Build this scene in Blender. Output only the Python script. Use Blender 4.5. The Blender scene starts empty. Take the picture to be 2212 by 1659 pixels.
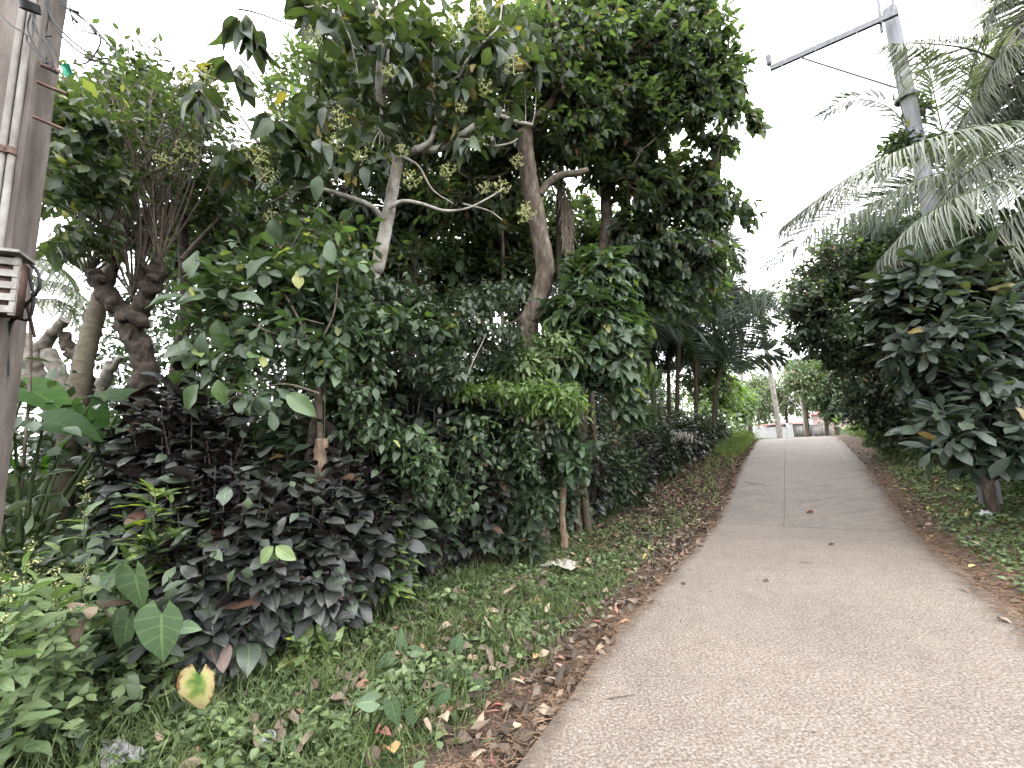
import bpy, math, numpy as np
from mathutils import Matrix, Vector
from math import radians, sin, cos, pi
sc = bpy.context.scene
# ------------------------------------------------------------------ camera
PITCH, ROLL, EYE = radians(8.5), radians(2.8), 1.65
fwd = np.array([0, cos(PITCH), sin(PITCH)]); _u = np.array([0, -sin(PITCH), cos(PITCH)]); _r = np.array([1.0, 0, 0])
rt = _r*cos(ROLL) - _u*sin(ROLL); up = _r*sin(ROLL) + _u*cos(ROLL)
cd = bpy.data.cameras.new('camera'); cam = bpy.data.objects.new('camera', cd); sc.collection.objects.link(cam)
cd.sensor_width = 36; cd.lens = 15; cd.clip_start = 0.05; cd.clip_end = 2000
M = Matrix.Identity(4)
for i in range(3):
    M[i][0] = rt[i]; M[i][1] = up[i]; M[i][2] = -fwd[i]
M[2][3] = EYE
cam.matrix_world = M; sc.camera = cam
# ------------------------------------------------------------------ world, sun, exposure
SUN_EL, SUN_AZ = radians(62), radians(60)
w = bpy.data.worlds.new('World'); sc.world = w; w.use_nodes = True
nt = w.node_tree; N = nt.nodes; N.clear()
out = N.new('ShaderNodeOutputWorld'); bg = N.new('ShaderNodeBackground'); sky = N.new('ShaderNodeTexSky')
sky.sky_type = 'NISHITA'; sky.sun_disc = False; sky.sun_elevation = SUN_EL; sky.sun_rotation = SUN_AZ
sky.air_density = 1.0; sky.dust_density = 3.0
tc = N.new('ShaderNodeTexCoord'); cl = N.new('ShaderNodeTexNoise'); cl.inputs['Scale'].default_value = 2.2; cl.inputs['Detail'].default_value = 5
cr = N.new('ShaderNodeValToRGB'); cr.color_ramp.elements[0].color = (22.5, 23.0, 23.6, 1); cr.color_ramp.elements[1].color = (28, 28.2, 28.6, 1)
cr.color_ramp.elements[0].position = .3; cr.color_ramp.elements[1].position = .7
mx = N.new('ShaderNodeMix'); mx.data_type = 'RGBA'; mx.inputs['Factor'].default_value = .88
nt.links.new(tc.outputs['Generated'], cl.inputs['Vector']); nt.links.new(cl.outputs['Fac'], cr.inputs['Fac'])
nt.links.new(sky.outputs['Color'], mx.inputs['A']); nt.links.new(cr.outputs['Color'], mx.inputs['B'])
nt.links.new(mx.outputs['Result'], bg.inputs['Color']); nt.links.new(bg.outputs['Background'], out.inputs['Surface'])
bg.inputs['Strength'].default_value = 0.15
sd = bpy.data.lights.new('sun', 'SUN'); sd.energy = 1.3; sd.angle = radians(14); sd.color = (1, .96, .9)
so = bpy.data.objects.new('sun', sd); sc.collection.objects.link(so)
sv = Vector((cos(SUN_EL)*sin(SUN_AZ), cos(SUN_EL)*cos(SUN_AZ), sin(SUN_EL)))
so.rotation_euler = sv.to_track_quat('Z', 'Y').to_euler(); so.location = (0, 0, 30)
sc.view_settings.view_transform = 'Standard'; sc.view_settings.look = 'None'; sc.view_settings.gamma = 1
sc.view_settings.exposure = 0.9
cy = sc.cycles
cy.max_bounces = 7; cy.diffuse_bounces = 4; cy.glossy_bounces = 2; cy.transmission_bounces = 4; cy.transparent_max_bounces = 4
cy.caustics_reflective = False; cy.caustics_refractive = False; cy.use_denoising = True
cy.sample_clamp_indirect = 6
GLARE_HAZE = .0024  # density of the volume added to imitate lens glare
# ------------------------------------------------------------------ geometry of the place
F, CX, CY = 15/36*2212, 1106, 829.5
EYEP = np.array([0, 0, EYE])
def at(x, y, d):                 # a point of the photograph and its distance ahead -> a point of the place
    return EYEP + (rt*((x-CX)/F) - up*((y-CY)/F) + fwd)*d
def pix(P):
    v = np.asarray(P) - EYEP; d = v@fwd; return CX + F*(v@rt)/d, CY - F*(v@up)/d, d
AZ = radians(33.14)
RD = np.array([sin(AZ), cos(AZ)]); RN = np.array([cos(AZ), -sin(AZ)])
RL, RR = -1.56, 1.40             # road edges
def st(s, t): return s*RD[0]+t*RN[0], s*RD[1]+t*RN[1]
def ss(a, b, x):
    k = np.clip((np.asarray(x, float)-a)/(b-a), 0, 1); return k*k*(3-2*k)
def zroad(s):
    return np.interp(s, [-50, 9.2, 9.8, 11, 13.4, 16, 18, 20, 22, 24, 27, 40, 400], [0, 0, .04, .22, .6, .9, 1.08, 1.27, 1.41, 1.46, 1.46, 1.35, 1.2])
def wob(x, y, k=1.0):
    return (np.sin(1.7*k*x+.6)*np.cos(2.3*k*y+1.1)+.6*np.sin(3.9*k*x-2.7*k*y)+.4*np.cos(6.1*k*y+4.3*k*x+2))/2
def Hst(s, t):
    s = np.asarray(s, float); t = np.asarray(t, float); x, y = st(s, t)
    z = zroad(s) - .03
    z = z + .05*ss(1.58, 2.3, -t) + .10*ss(2.3, 3.4, -t) + (.75*ss(3.6, 6.2, -t))*(1-ss(6, 12, s)*.8)
    z = z + .04*ss(1.45, 2.0, t) + .35*ss(2.6, 6, t)
    off = np.clip(np.maximum(-t-1.6, t-1.5), 0, 1)
    return z + off*.05*wob(x, y, 1.3)
def Hxy(x, y):
    return Hst(x*RD[0]+y*RD[1], x*RN[0]+y*RN[1])
def G(s, t):
    x, y = st(s, t); return np.array([x, y, float(Hst(s, t))])
rng = np.random.default_rng(7)
def nz(a): return a/np.maximum(np.linalg.norm(a, axis=-1, keepdims=True), 1e-9)
col = sc.collection
# ------------------------------------------------------------------ mesh builder
class MB:
    def __init__(s): s.V=[]; s.Q=[]; s.U=[]; s.T=[]; s.n=0
    def add(s, V, Q, U=None, T=0.5):
        V = np.asarray(V, np.float32).reshape(-1, 3); n = len(V)
        s.V.append(V); s.Q.append(np.asarray(Q, np.int64).reshape(-1, 4)+s.n)
        s.U.append(np.zeros((n, 2), np.float32) if U is None else np.asarray(U, np.float32).reshape(-1, 2))
        s.T.append(np.full(n, T, np.float32) if np.isscalar(T) else np.asarray(T, np.float32).ravel()); s.n += n
    def box(s, c, ax, ay, az):
        c, ax, ay, az = map(np.asarray, (c, ax, ay, az))
        V = [c+i*ax+j*ay+k*az for k in (-1, 1) for j in (-1, 1) for i in (-1, 1)]
        s.add(V, [[0, 2, 3, 1], [4, 5, 7, 6], [0, 1, 5, 4], [2, 6, 7, 3], [0, 4, 6, 2], [1, 3, 7, 5]])
    def tubes(s, P, R, sides=6, T=None, rough=0.0, cap=False):
        P = np.asarray(P, float)
        if P.ndim == 2: P = P[None]
        n, K = P.shape[:2]; R = np.broadcast_to(np.asarray(R, float), (n, K))
        t = nz(np.gradient(P, axis=1)); ref = np.where(np.abs(t[..., 2:3]) > .8, [1., .1, 0], [0.05, 0, 1.])
        ref = np.broadcast_to(ref[:, K//2:K//2+1], t.shape)
        a = nz(np.cross(t, ref)); b = np.cross(t, a)
        ph = np.arange(sides)*2*pi/sides
        rr = R[..., None]*np.ones(sides)
        if rough:
            X = P[..., None, :]+.1*(a[..., None, :]*np.cos(ph)[:, None]+b[..., None, :]*np.sin(ph)[:, None])
            rr = rr*(1+rough*(wob(X[..., 0]*6+X[..., 2]*3, X[..., 1]*6-X[..., 2]*5)+.5*wob(X[..., 0]*17, X[..., 2]*15+X[..., 1]*9)))
        V = P[..., None, :]+rr[..., None]*(a[..., None, :]*np.cos(ph)[:, None]+b[..., None, :]*np.sin(ph)[:, None])
        i = np.arange(n)[:, None, None]*K*sides; j = np.arange(K-1)[None, :, None]*sides; k = np.arange(sides)[None, None]
        k2 = (k+1) % sides
        Q = np.stack(np.broadcast_arrays(i+j+k, i+j+k2, i+j+sides+k2, i+j+sides+k), -1)
        U = np.stack(np.broadcast_arrays(k/sides*np.ones((n, K, sides)), (np.arange(K)/(K-1))[None, :, None]*np.ones((n, K, sides))), -1)
        T = np.full(n, .5) if T is None else np.asarray(T)
        s.add(V, Q, U, np.repeat(T, K*sides))
        if cap:
            for e in (0, K-1):
                for m in range(n):
                    c = V[m, e].mean(0); ring = V[m, e]
                    s.add(np.vstack([ring, c[None]]), [[q, (q+1) % sides, sides, sides] for q in range(sides)])
    def leaves(s, tm, pos, d, nr, L, W, curl=.2, fold=.15, T=None, wave=.03):
        X, Y, C, Vv, Q = tm; pos = np.atleast_2d(pos); n = len(pos)
        if n == 0: return
        d = nz(np.broadcast_to(d, (n, 3))); nr = np.broadcast_to(nr, (n, 3)); nr = nz(nr - (nr*d).sum(-1, keepdims=True)*d)
        sd_ = np.cross(d, nr)
        L = np.broadcast_to(L, n)[:, None]; W = np.broadcast_to(W, n)[:, None]; curl = np.broadcast_to(curl, n)[:, None]
        x = X*W; y = Y*L
        ph = rng.uniform(0, 6, (n, 1))
        z = -curl*L*Y*np.abs(Y) + np.abs(X)*W*fold*2 + wave*L*np.abs(C)*np.sin(Y*11+ph+C*2)
        P = pos[:, None]+x[..., None]*sd_[:, None]+y[..., None]*d[:, None]+z[..., None]*nr[:, None]
        m = len(X); QQ = Q[None]+(np.arange(n)*m)[:, None, None]
        U = np.broadcast_to(np.stack([C*.5+.5, Vv], -1), (n, m, 2))
        T = rng.uniform(0, .9, n) if T is None else np.broadcast_to(T, n)
        s.add(P, QQ, U, np.repeat(T, m))
    def build(s, name, mats, parent=None, smooth=True):
        me = bpy.data.meshes.new(name)
        V = np.concatenate(s.V); Q = np.concatenate(s.Q); U = np.concatenate(s.U); T = np.concatenate(s.T)
        q_ = parent
        while q_ is not None: V = V - np.array(q_.location, np.float32); q_ = q_.parent
        tri = Q[:, 2] == Q[:, 3]; cnt = np.where(tri, 3, 4)
        mask = np.ones(Q.shape, bool); mask[tri, 3] = False
        loops = Q[mask]
        me.vertices.add(len(V)); me.vertices.foreach_set('co', V.ravel().astype(np.float32))
        me.loops.add(len(loops)); me.loops.foreach_set('vertex_index', loops.astype(np.int32))
        me.polygons.add(len(Q)); me.polygons.foreach_set('loop_start', np.concatenate([[0], np.cumsum(cnt)[:-1]]).astype(np.int32))
        me.polygons.foreach_set('use_smooth', np.full(len(Q), smooth))
        uv = me.uv_layers.new(name='UVMap'); uv.data.foreach_set('uv', U[loops].ravel().astype(np.float32))
        at_ = me.attributes.new('tint', 'FLOAT', 'POINT'); at_.data.foreach_set('value', T.astype(np.float32))
        me.update(calc_edges=True); me.validate()
        me.materials.append(mats)
        o = bpy.data.objects.new(name, me); col.objects.link(o)
        if parent is not None: o.parent = parent
        return o
def tag(o, label=None, cat=None, group=None, kind=None):
    if label: o['label'] = label
    if cat: o['category'] = cat
    if group: o['group'] = group
    if kind: o['kind'] = kind
    return o
def thing(name, label, cat, loc, group=None):
    o = bpy.data.objects.new(name, None); o.location = [float(q) for q in loc]; o.empty_display_size = .1; col.objects.link(o)
    return tag(o, label, cat, group)
def single(mb, name, mat, label, cat, group=None):   # a thing that is one mesh, origin at its base
    V = np.concatenate(mb.V); c = np.array([V[:, 0].mean(), V[:, 1].mean(), V[:, 2].min()])
    mb.V = [v-c.astype(np.float32) for v in mb.V]
    o = mb.build(name, mat); o.location = [float(q) for q in c]
    return tag(o, label, cat, group)
# ------------------------------------------------------------------ leaf outlines
def template(kind, rows=6, cols=3):
    v = np.linspace(0, 1, rows)
    my = v.copy(); ey = v.copy()
    if kind == 'elliptic': ex = .5*np.sin(pi*v**.85)**.85
    elif kind == 'obovate': ex = .5*np.sin(pi*v**1.45)**.8
    elif kind == 'lance': ex = .5*np.sin(pi*v**.6)**.9
    elif kind == 'blade': ex = .5*(1-v)**.7*(.6+.4*np.minimum(v*6, 1)); 
    elif kind == 'ovate':
        ex = .5*np.sin(pi*np.clip(v, 0, 1)**.6)**.8; ey = v-.08*(1-v)**3
    elif kind == 'heart':
        v = np.linspace(0, 1, rows); ex = .5*np.interp(v, [0, .08, .2, .35, .55, .75, .9, 1], [.34, .74, .97, 1, .84, .52, .22, .0]); ey = v*1.28-.28; my = v**1.1
    elif kind == 'arrow':
        ex = .5*np.interp(v, [0, .1, .28, .45, .7, .9, 1], [.62, .86, .95, 1, .70, .28, 0]); ey = v*1.5-.5; my = v
    elif kind == 'lobed':
        ex = .5*np.interp(v, [0, .2, .3, .42, .5, .65, .72, .85, 1], [.1, .55, .95, .45, .6, .85, .4, .3, 0])
    ex[-1] = max(ex[-1]*0, .012)
    if kind not in ('heart', 'blade', 'arrow'): ex[0] = .015
    C = np.linspace(-1, 1, cols)[None, :]*np.ones((rows, 1))
    X = ex[:, None]*C; Y = my[:, None]+(ey-my)[:, None]*np.abs(C)**1.3
    i, j = np.meshgrid(np.arange(rows-1), np.arange(cols-1), indexing='ij')
    a = i*cols+j; Q = np.stack([a, a+1, a+cols+1, a+cols], -1).reshape(-1, 4)
    return X.ravel(), Y.ravel(), C.ravel(), np.repeat(v, cols), Q
TM = {(k, q): template(k, *r) for k in ('elliptic', 'obovate', 'lance', 'blade', 'ovate', 'heart', 'lobed', 'arrow')
      for q, r in (('hi', (9, 5)), ('mid', (6, 3)), ('lo', (4, 3)), ('min', (3, 2)))}
# ------------------------------------------------------------------ materials
def newmat(name):
    m = bpy.data.materials.new(name); m.use_nodes = True; nt = m.node_tree
    return m, nt, nt.nodes, nt.links, nt.nodes['Principled BSDF']
def ramp(N_, stops):
    r = N_.new('ShaderNodeValToRGB'); e = r.color_ramp.elements
    while len(e) < len(stops): e.new(.5)
    for q, (p, c) in zip(e, stops): q.position = p; q.color = (*c, 1)
    return r
def mixc(N_, L_, a, b, fac, mode='MIX'):
    m = N_.new('ShaderNodeMix'); m.data_type = 'RGBA'; m.blend_type = mode
    for sock, v in (('A', a), ('B', b)):
        if isinstance(v, tuple): m.inputs[sock].default_value = (*v, 1)
        else: L_.new(v, m.inputs[sock])
    if isinstance(fac, (int, float)): m.inputs['Factor'].default_value = fac
    else: L_.new(fac, m.inputs['Factor'])
    return m.outputs['Result']
def math_(N_, L_, op, a, b=0.0, c=None):
    m = N_.new('ShaderNodeMath'); m.operation = op
    for i, v in enumerate((a, b) if c is None else (a, b, c)):
        if isinstance(v, (int, float)): m.inputs[i].default_value = v
        else: L_.new(v, m.inputs[i])
    return m.outputs[0]
def leafmat(name, stops, rough=.42, transl=.3, tcol=(1.6, 1.9, .7), vein=.35, nv=16, back=None, spec=.5, patch=0):
    m, nt, N_, L_, B = newmat(name)
    a = N_.new('ShaderNodeAttribute'); a.attribute_name = 'tint'
    r = ramp(N_, [(p_, tuple(1.2*(v_*.8+.2*(.25*c_[0]+.65*c_[1]+.1*c_[2])) for v_ in c_)) for p_, c_ in stops]); L_.new(a.outputs['Fac'], r.inputs['Fac'])
    tcn = N_.new('ShaderNodeTexCoord'); sp = N_.new('ShaderNodeSeparateXYZ'); L_.new(tcn.outputs['UV'], sp.inputs[0])
    c = math_(N_, L_, 'ABSOLUTE', math_(N_, L_, 'MULTIPLY_ADD', sp.outputs[0], 2.0, -1.0))
    mid = math_(N_, L_, 'LESS_THAN', c, .07)
    q = math_(N_, L_, 'SINE', math_(N_, L_, 'MULTIPLY', math_(N_, L_, 'SUBTRACT', sp.outputs[1], math_(N_, L_, 'MULTIPLY', c, .22)), nv*2*pi/2))
    side = math_(N_, L_, 'POWER', math_(N_, L_, 'MAXIMUM', q, 0.0), 6.0)
    vv = math_(N_, L_, 'MINIMUM', math_(N_, L_, 'ADD', mid, math_(N_, L_, 'MULTIPLY', side, .55)), 1.0)
    col_ = r.outputs['Color']
    nx = N_.new('ShaderNodeTexNoise'); nx.inputs['Scale'].default_value = 14; nx.inputs['Detail'].default_value = 3
    L_.new(tcn.outputs['Object'], nx.inputs['Vector'])
    col_ = mixc(N_, L_, col_, mixc(N_, L_, col_, (.75, .8, .7), 1.0, 'MULTIPLY'), nx.outputs['Fac'])
    if patch:
        gt = math_(N_, L_, 'GREATER_THAN', nx.outputs['Fac'], 1-patch)
        col_ = mixc(N_, L_, col_, (.45, .40, .06), gt)
    light = mixc(N_, L_, col_, (1.8, 1.8, 1.5), 1.0, 'MULTIPLY')
    colv = mixc(N_, L_, col_, light, math_(N_, L_, 'MULTIPLY', vv, vein))
    if back:
        g = N_.new('ShaderNodeNewGeometry'); colv = mixc(N_, L_, colv, back, g.outputs['Backfacing'])
    L_.new(colv, B.inputs['Base Color']); B.inputs['Roughness'].default_value = rough; B.inputs['Specular IOR Level'].default_value = spec
    bp = N_.new('ShaderNodeBump'); bp.inputs['Strength'].default_value = .35; bp.inputs['Distance'].default_value = .004; bp.invert = True
    L_.new(vv, bp.inputs['Height']); L_.new(bp.outputs[0], B.inputs['Normal'])
    tr = N_.new('ShaderNodeBsdfTranslucent'); L_.new(mixc(N_, L_, colv, tcol, 1.0, 'MULTIPLY'), tr.inputs['Color'])
    ms = N_.new('ShaderNodeMixShader'); ms.inputs[0].default_value = transl
    L_.new(B.outputs[0], ms.inputs[1]); L_.new(tr.outputs[0], ms.inputs[2]); L_.new(ms.outputs[0], N_['Material Output'].inputs['Surface'])
    return m
def noisemat(name, c1, c2, scale=8, rough=.85, stretch=(1, 1, 1), bump=.4, c3=None, spec=.3, dist=.01, detail=6):
    m, nt, N_, L_, B = newmat(name)
    t = N_.new('ShaderNodeTexCoord'); mp = N_.new('ShaderNodeMapping'); mp.inputs['Scale'].default_value = stretch
    L_.new(t.outputs['Object'], mp.inputs[0]); n = N_.new('ShaderNodeTexNoise'); n.inputs['Scale'].default_value = scale; n.inputs['Detail'].default_value = detail
    n.inputs['Roughness'].default_value = .65
    L_.new(mp.outputs[0], n.inputs['Vector'])
    st_ = [(.32, c1), (.68, c2)] if c3 is None else [(.3, c1), (.52, c2), (.66, c3)]
    r = ramp(N_, st_); L_.new(n.outputs['Fac'], r.inputs['Fac']); L_.new(r.outputs['Color'], B.inputs['Base Color'])
    B.inputs['Roughness'].default_value = rough; B.inputs['Specular IOR Level'].default_value = spec
    b = N_.new('ShaderNodeBump'); b.inputs['Strength'].default_value = bump; b.inputs['Distance'].default_value = dist
    L_.new(n.outputs['Fac'], b.inputs['Height']); L_.new(b.outputs[0], B.inputs['Normal'])
    return m
YEL = (.42, .30, .04)
LM = {}
LM['purple'] = leafmat('purple_leaf', [(0, (.028, .031, .031)), (.35, (.042, .045, .045)), (.62, (.062, .065, .063)), (.68, (.048, .068, .042)), (.9, (.062, .088, .052)), (.96, (.085, .045, .03)), (1, (.12, .05, .035))], rough=.37, transl=.12, tcol=(1.6, .8, .8), vein=.85, back=(.045, .036, .034), spec=.6)
LM['mixed'] = leafmat('mixed_hedge_leaf', [(0, (.028, .031, .031)), (.44, (.052, .055, .053)), (.5, (.040, .058, .036)), (.7, (.062, .086, .050)), (.9, (.11, .145, .065)), (.95, (.09, .05, .035)), (1, (.12, .06, .045))], rough=.40, transl=.2, vein=.6, back=None)
LM['hedge'] = leafmat('hedge_leaf', [(0, (.028, .042, .026)), (.6, (.054, .080, .044)), (.9, (.095, .13, .06)), (.96, (.09, .05, .035)), (1, (.25, .15, .04))], transl=.2)
LM['vine'] = leafmat('vine_leaf', [(0, (.035, .058, .030)), (.6, (.065, .105, .05)), (.92, (.12, .20, .06)), (1, (.30, .28, .05))], rough=.45, transl=.3)
LM['canopy'] = leafmat('canopy_leaf', [(0, (.032, .046, .028)), (.5, (.058, .082, .045)), (.9, (.11, .145, .065)), (.955, (.10, .14, .03)), (.975, (.20, .08, .04)), (1, (.25, .12, .05))], rough=.38, transl=.42, tcol=(1.8, 2.1, .75))
LM['big'] = leafmat('broad_leaf', [(0, (.035, .048, .034)), (.5, (.052, .075, .042)), (.88, (.085, .115, .05)), (.95, (.16, .14, .04)), (1, (.30, .20, .05))], rough=.45, transl=.3, tcol=(1.7, 1.9, .6), vein=.5, nv=14)
LM['fine'] = leafmat('fine_leaf', [(0, (.032, .045, .026)), (.5, (.055, .075, .038)), (.9, (.11, .14, .05)), (1, (.22, .2, .05))], transl=.36)
LM['talisay'] = leafmat('obovate_leaf', [(0, (.030, .042, .036)), (.5, (.052, .070, .053)), (.9, (.08, .105, .07)), (.97, (.14, .17, .05)), (1, (.3, .12, .05))], rough=.38, transl=.26, vein=.55, nv=12, spec=.4)
LM['taro'] = leafmat('taro_leaf', [(0, (.06, .105, .05)), (1, (.10, .165, .075))], rough=.5, transl=.3, vein=.8, nv=10)
LM['alocasia'] = leafmat('elephant_ear_leaf', [(0, (.032, .085, .016)), (1, (.055, .13, .024))], rough=.55, transl=.6, spec=.3, vein=.5, nv=10)
LM['yellow'] = leafmat('yellowing_leaf', [(0, (.42, .33, .07)), (1, (.50, .42, .13))], rough=.6, transl=.25, tcol=(1.2, 1.1, .6), vein=.5, nv=10, patch=.38)
LM['croton'] = leafmat('croton_leaf', [(0, (.06, .105, .03)), (.5, (.11, .17, .045)), (1, (.24, .29, .08))], rough=.35, transl=.3, vein=.9, nv=12, patch=.33)
LM['weed'] = leafmat('weed_leaf', [(0, (.10, .155, .06)), (.6, (.155, .22, .085)), (1, (.24, .31, .11))], rough=.55, transl=.32, vein=.6)
LM['grass'] = leafmat('grass_blade', [(0, (.085, .125, .038)), (.6, (.145, .20, .055)), (.9, (.23, .29, .08)), (1, (.33, .28, .12))], rough=.5, transl=.3, vein=.2)
LM['cover'] = leafmat('cover_leaf', [(0, (.06, .098, .036)), (.6, (.115, .165, .055)), (1, (.20, .265, .085))], rough=.5, transl=.25)
LM['palm'] = leafmat('palm_leaflet', [(0, (.03, .046, .032)), (.6, (.055, .08, .05)), (1, (.10, .135, .07))], rough=.36, transl=.25, vein=.3, spec=.6)
LM['coco'] = leafmat('coconut_leaflet', [(0, (.09, .10, .08)), (.6, (.165, .175, .14)), (1, (.30, .29, .22))], rough=.4, transl=.25, vein=.3, spec=.6)
LM['dry'] = leafmat('dead_leaf', [(0, (.055, .038, .031)), (.35, (.11, .075, .060)), (.7, (.20, .14, .108)), (.86, (.38, .28, .20)), (.93, (.30, .08, .07)), (1, (.48, .38, .10))], rough=.8, transl=.12, tcol=(1.3, 1, .7), vein=.5, spec=.2)
LM['bright'] = leafmat('yellow_green_leaf', [(0, (.07, .12, .03)), (.6, (.13, .20, .045)), (1, (.22, .30, .08))], transl=.4)  # yellow-green leaf colour of the vine, banana and far bushes
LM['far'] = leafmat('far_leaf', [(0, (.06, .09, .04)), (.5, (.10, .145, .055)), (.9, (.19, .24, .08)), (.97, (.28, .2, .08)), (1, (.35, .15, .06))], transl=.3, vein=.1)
LM['flower'] = leafmat('flower_bud', [(0, (.30, .29, .10)), (1, (.45, .43, .17))], rough=.6, transl=.2, vein=0)
def yellowing():
    m, nt, N_, L_, B = newmat('yellowing_taro_leaf')
    t = N_.new('ShaderNodeTexCoord'); sp = N_.new('ShaderNodeSeparateXYZ'); L_.new(t.outputs['UV'], sp.inputs[0])
    c = math_(N_, L_, 'ABSOLUTE', math_(N_, L_, 'MULTIPLY_ADD', sp.outputs[0], 2.0, -1.0))
    n = N_.new('ShaderNodeTexNoise'); n.inputs['Scale'].default_value = 26; n.inputs['Detail'].default_value = 4; L_.new(t.outputs['Object'], n.inputs['Vector'])
    e = math_(N_, L_, 'MAXIMUM', c, math_(N_, L_, 'SUBTRACT', sp.outputs[1], .12))
    f = math_(N_, L_, 'ADD', e, math_(N_, L_, 'MULTIPLY_ADD', n.outputs['Fac'], .9, -.45))
    r = ramp(N_, [(.12, (.10, .19, .045)), (.36, (.28, .33, .09)), (.55, (.48, .44, .19)), (.86, (.47, .38, .19)), (1, (.20, .11, .045))]); L_.new(f, r.inputs['Fac'])
    L_.new(r.outputs['Color'], B.inputs['Base Color']); B.inputs['Roughness'].default_value = .6
    tr = N_.new('ShaderNodeBsdfTranslucent'); L_.new(r.outputs['Color'], tr.inputs['Color']); ms = N_.new('ShaderNodeMixShader'); ms.inputs[0].default_value = .25
    L_.new(B.outputs[0], ms.inputs[1]); L_.new(tr.outputs[0], ms.inputs[2]); L_.new(ms.outputs[0], N_['Material Output'].inputs['Surface'])
    return m
LM['yellow'] = yellowing()
BK = {}
BK['pale'] = noisemat('pale_bark', (.16, .13, .105), (.36, .33, .29), 9, c3=(.46, .44, .40), stretch=(1, 1, .5), bump=.5)
BK['brown'] = noisemat('brown_bark', (.040, .030, .023), (.105, .080, .060), 12, stretch=(1, 1, .35), bump=.9, c3=(.18, .155, .125))
BK['gnarl'] = noisemat('gnarled_bark', (.018, .014, .011), (.048, .036, .027), 14, bump=1.0, c3=(.095, .075, .06), dist=.03)
BK['twig'] = noisemat('twig_bark', (.05, .04, .03), (.16, .13, .10), 15)
BK['palmbark'] = noisemat('palm_bark', (.045, .038, .025), (.105, .088, .058), 10, stretch=(1, 1, 3), bump=.3)
BK['dead'] = noisemat('dead_wood', (.09, .06, .04), (.26, .19, .13), 9, stretch=(4, 4, .6), bump=.8)
BK['lichen'] = noisemat('lichen_bark', (.07, .06, .05), (.17, .15, .125), 9, c3=(.26, .24, .21), bump=.6)
BK['green'] = noisemat('green_stem', (.028, .045, .018), (.065, .09, .03), 10)
BK['purple'] = noisemat('purple_stem', (.035, .025, .025), (.08, .06, .05), 10)
CONC = noisemat('pole_concrete', (.062, .050, .042), (.130, .109, .095), 6, stretch=(1, 1, .22), bump=.6, c3=(.21, .182, .163), detail=9)
CONC2 = noisemat('pale_concrete', (.19, .19, .205), (.30, .30, .325), 5, stretch=(1, 1, .25), bump=.3)
STEEL = noisemat('galvanised_steel', (.10, .10, .11), (.18, .18, .195), 12, rough=.55, spec=.5, bump=.1)
RUST = noisemat('rusty_steel', (.06, .035, .03), (.17, .10, .08), 25, rough=.8)
BLACK = noisemat('black_cable', (.012, .012, .013), (.03, .03, .032), 20, rough=.5)
PIPE = noisemat('pvc_pipe', (.10, .085, .075), (.22, .20, .18), 9, stretch=(1, 1, .4), rough=.6, c3=(.30, .28, .26))
DIRTY = noisemat('dirty_white_paint', (.12, .105, .095), (.25, .235, .215), 14, rough=.7, bump=.1, c3=(.33, .31, .29))
WHITE = noisemat('white_paint', (.62, .62, .62), (.80, .80, .79), 3, rough=.6, bump=.05)
PAPER = noisemat('crumpled_paper', (.30, .27, .23), (.46, .42, .36), 10, rough=.8)
# ------------------------------------------------------------------ ground material
def groundmat():
    m, nt, N_, L_, B = newmat('soil_and_litter')
    t = N_.new('ShaderNodeTexCoord')
    def noi(sc_, d=6):
        n = N_.new('ShaderNodeTexNoise'); n.inputs['Scale'].default_value = sc_; n.inputs['Detail'].default_value = d; n.inputs['Roughness'].default_value = .7
        L_.new(t.outputs['Object'], n.inputs['Vector']); return n.outputs['Fac']
    a = ramp(N_, [(.3, (.042, .030, .023)), (.5, (.085, .060, .046)), (.62, (.135, .098, .074)), (.75, (.21, .16, .12))]); L_.new(noi(28), a.inputs['Fac'])
    g = ramp(N_, [(.35, (.03, .045, .02)), (.7, (.07, .10, .035))]); L_.new(noi(22), g.inputs['Fac'])
    at_ = N_.new('ShaderNodeAttribute'); at_.attribute_name = 'tint'
    f = math_(N_, L_, 'ADD', at_.outputs['Fac'], math_(N_, L_, 'MULTIPLY_ADD', noi(3.5, 4), 1.2, -.6)); fr = ramp(N_, [(.4, (0, 0, 0)), (.6, (1, 1, 1))]); L_.new(f, fr.inputs['Fac'])
    L_.new(mixc(N_, L_, a.outputs['Color'], g.outputs['Color'], fr.outputs['Color']), B.inputs['Base Color'])
    B.inputs['Roughness'].default_value = .95; B.inputs['Specular IOR Level'].default_value = .15
    b = N_.new('ShaderNodeBump'); b.inputs['Strength'].default_value = .9; b.inputs['Distance'].default_value = .03; L_.new(noi(35), b.inputs['Height']); L_.new(b.outputs[0], B.inputs['Normal'])
    return m
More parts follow.
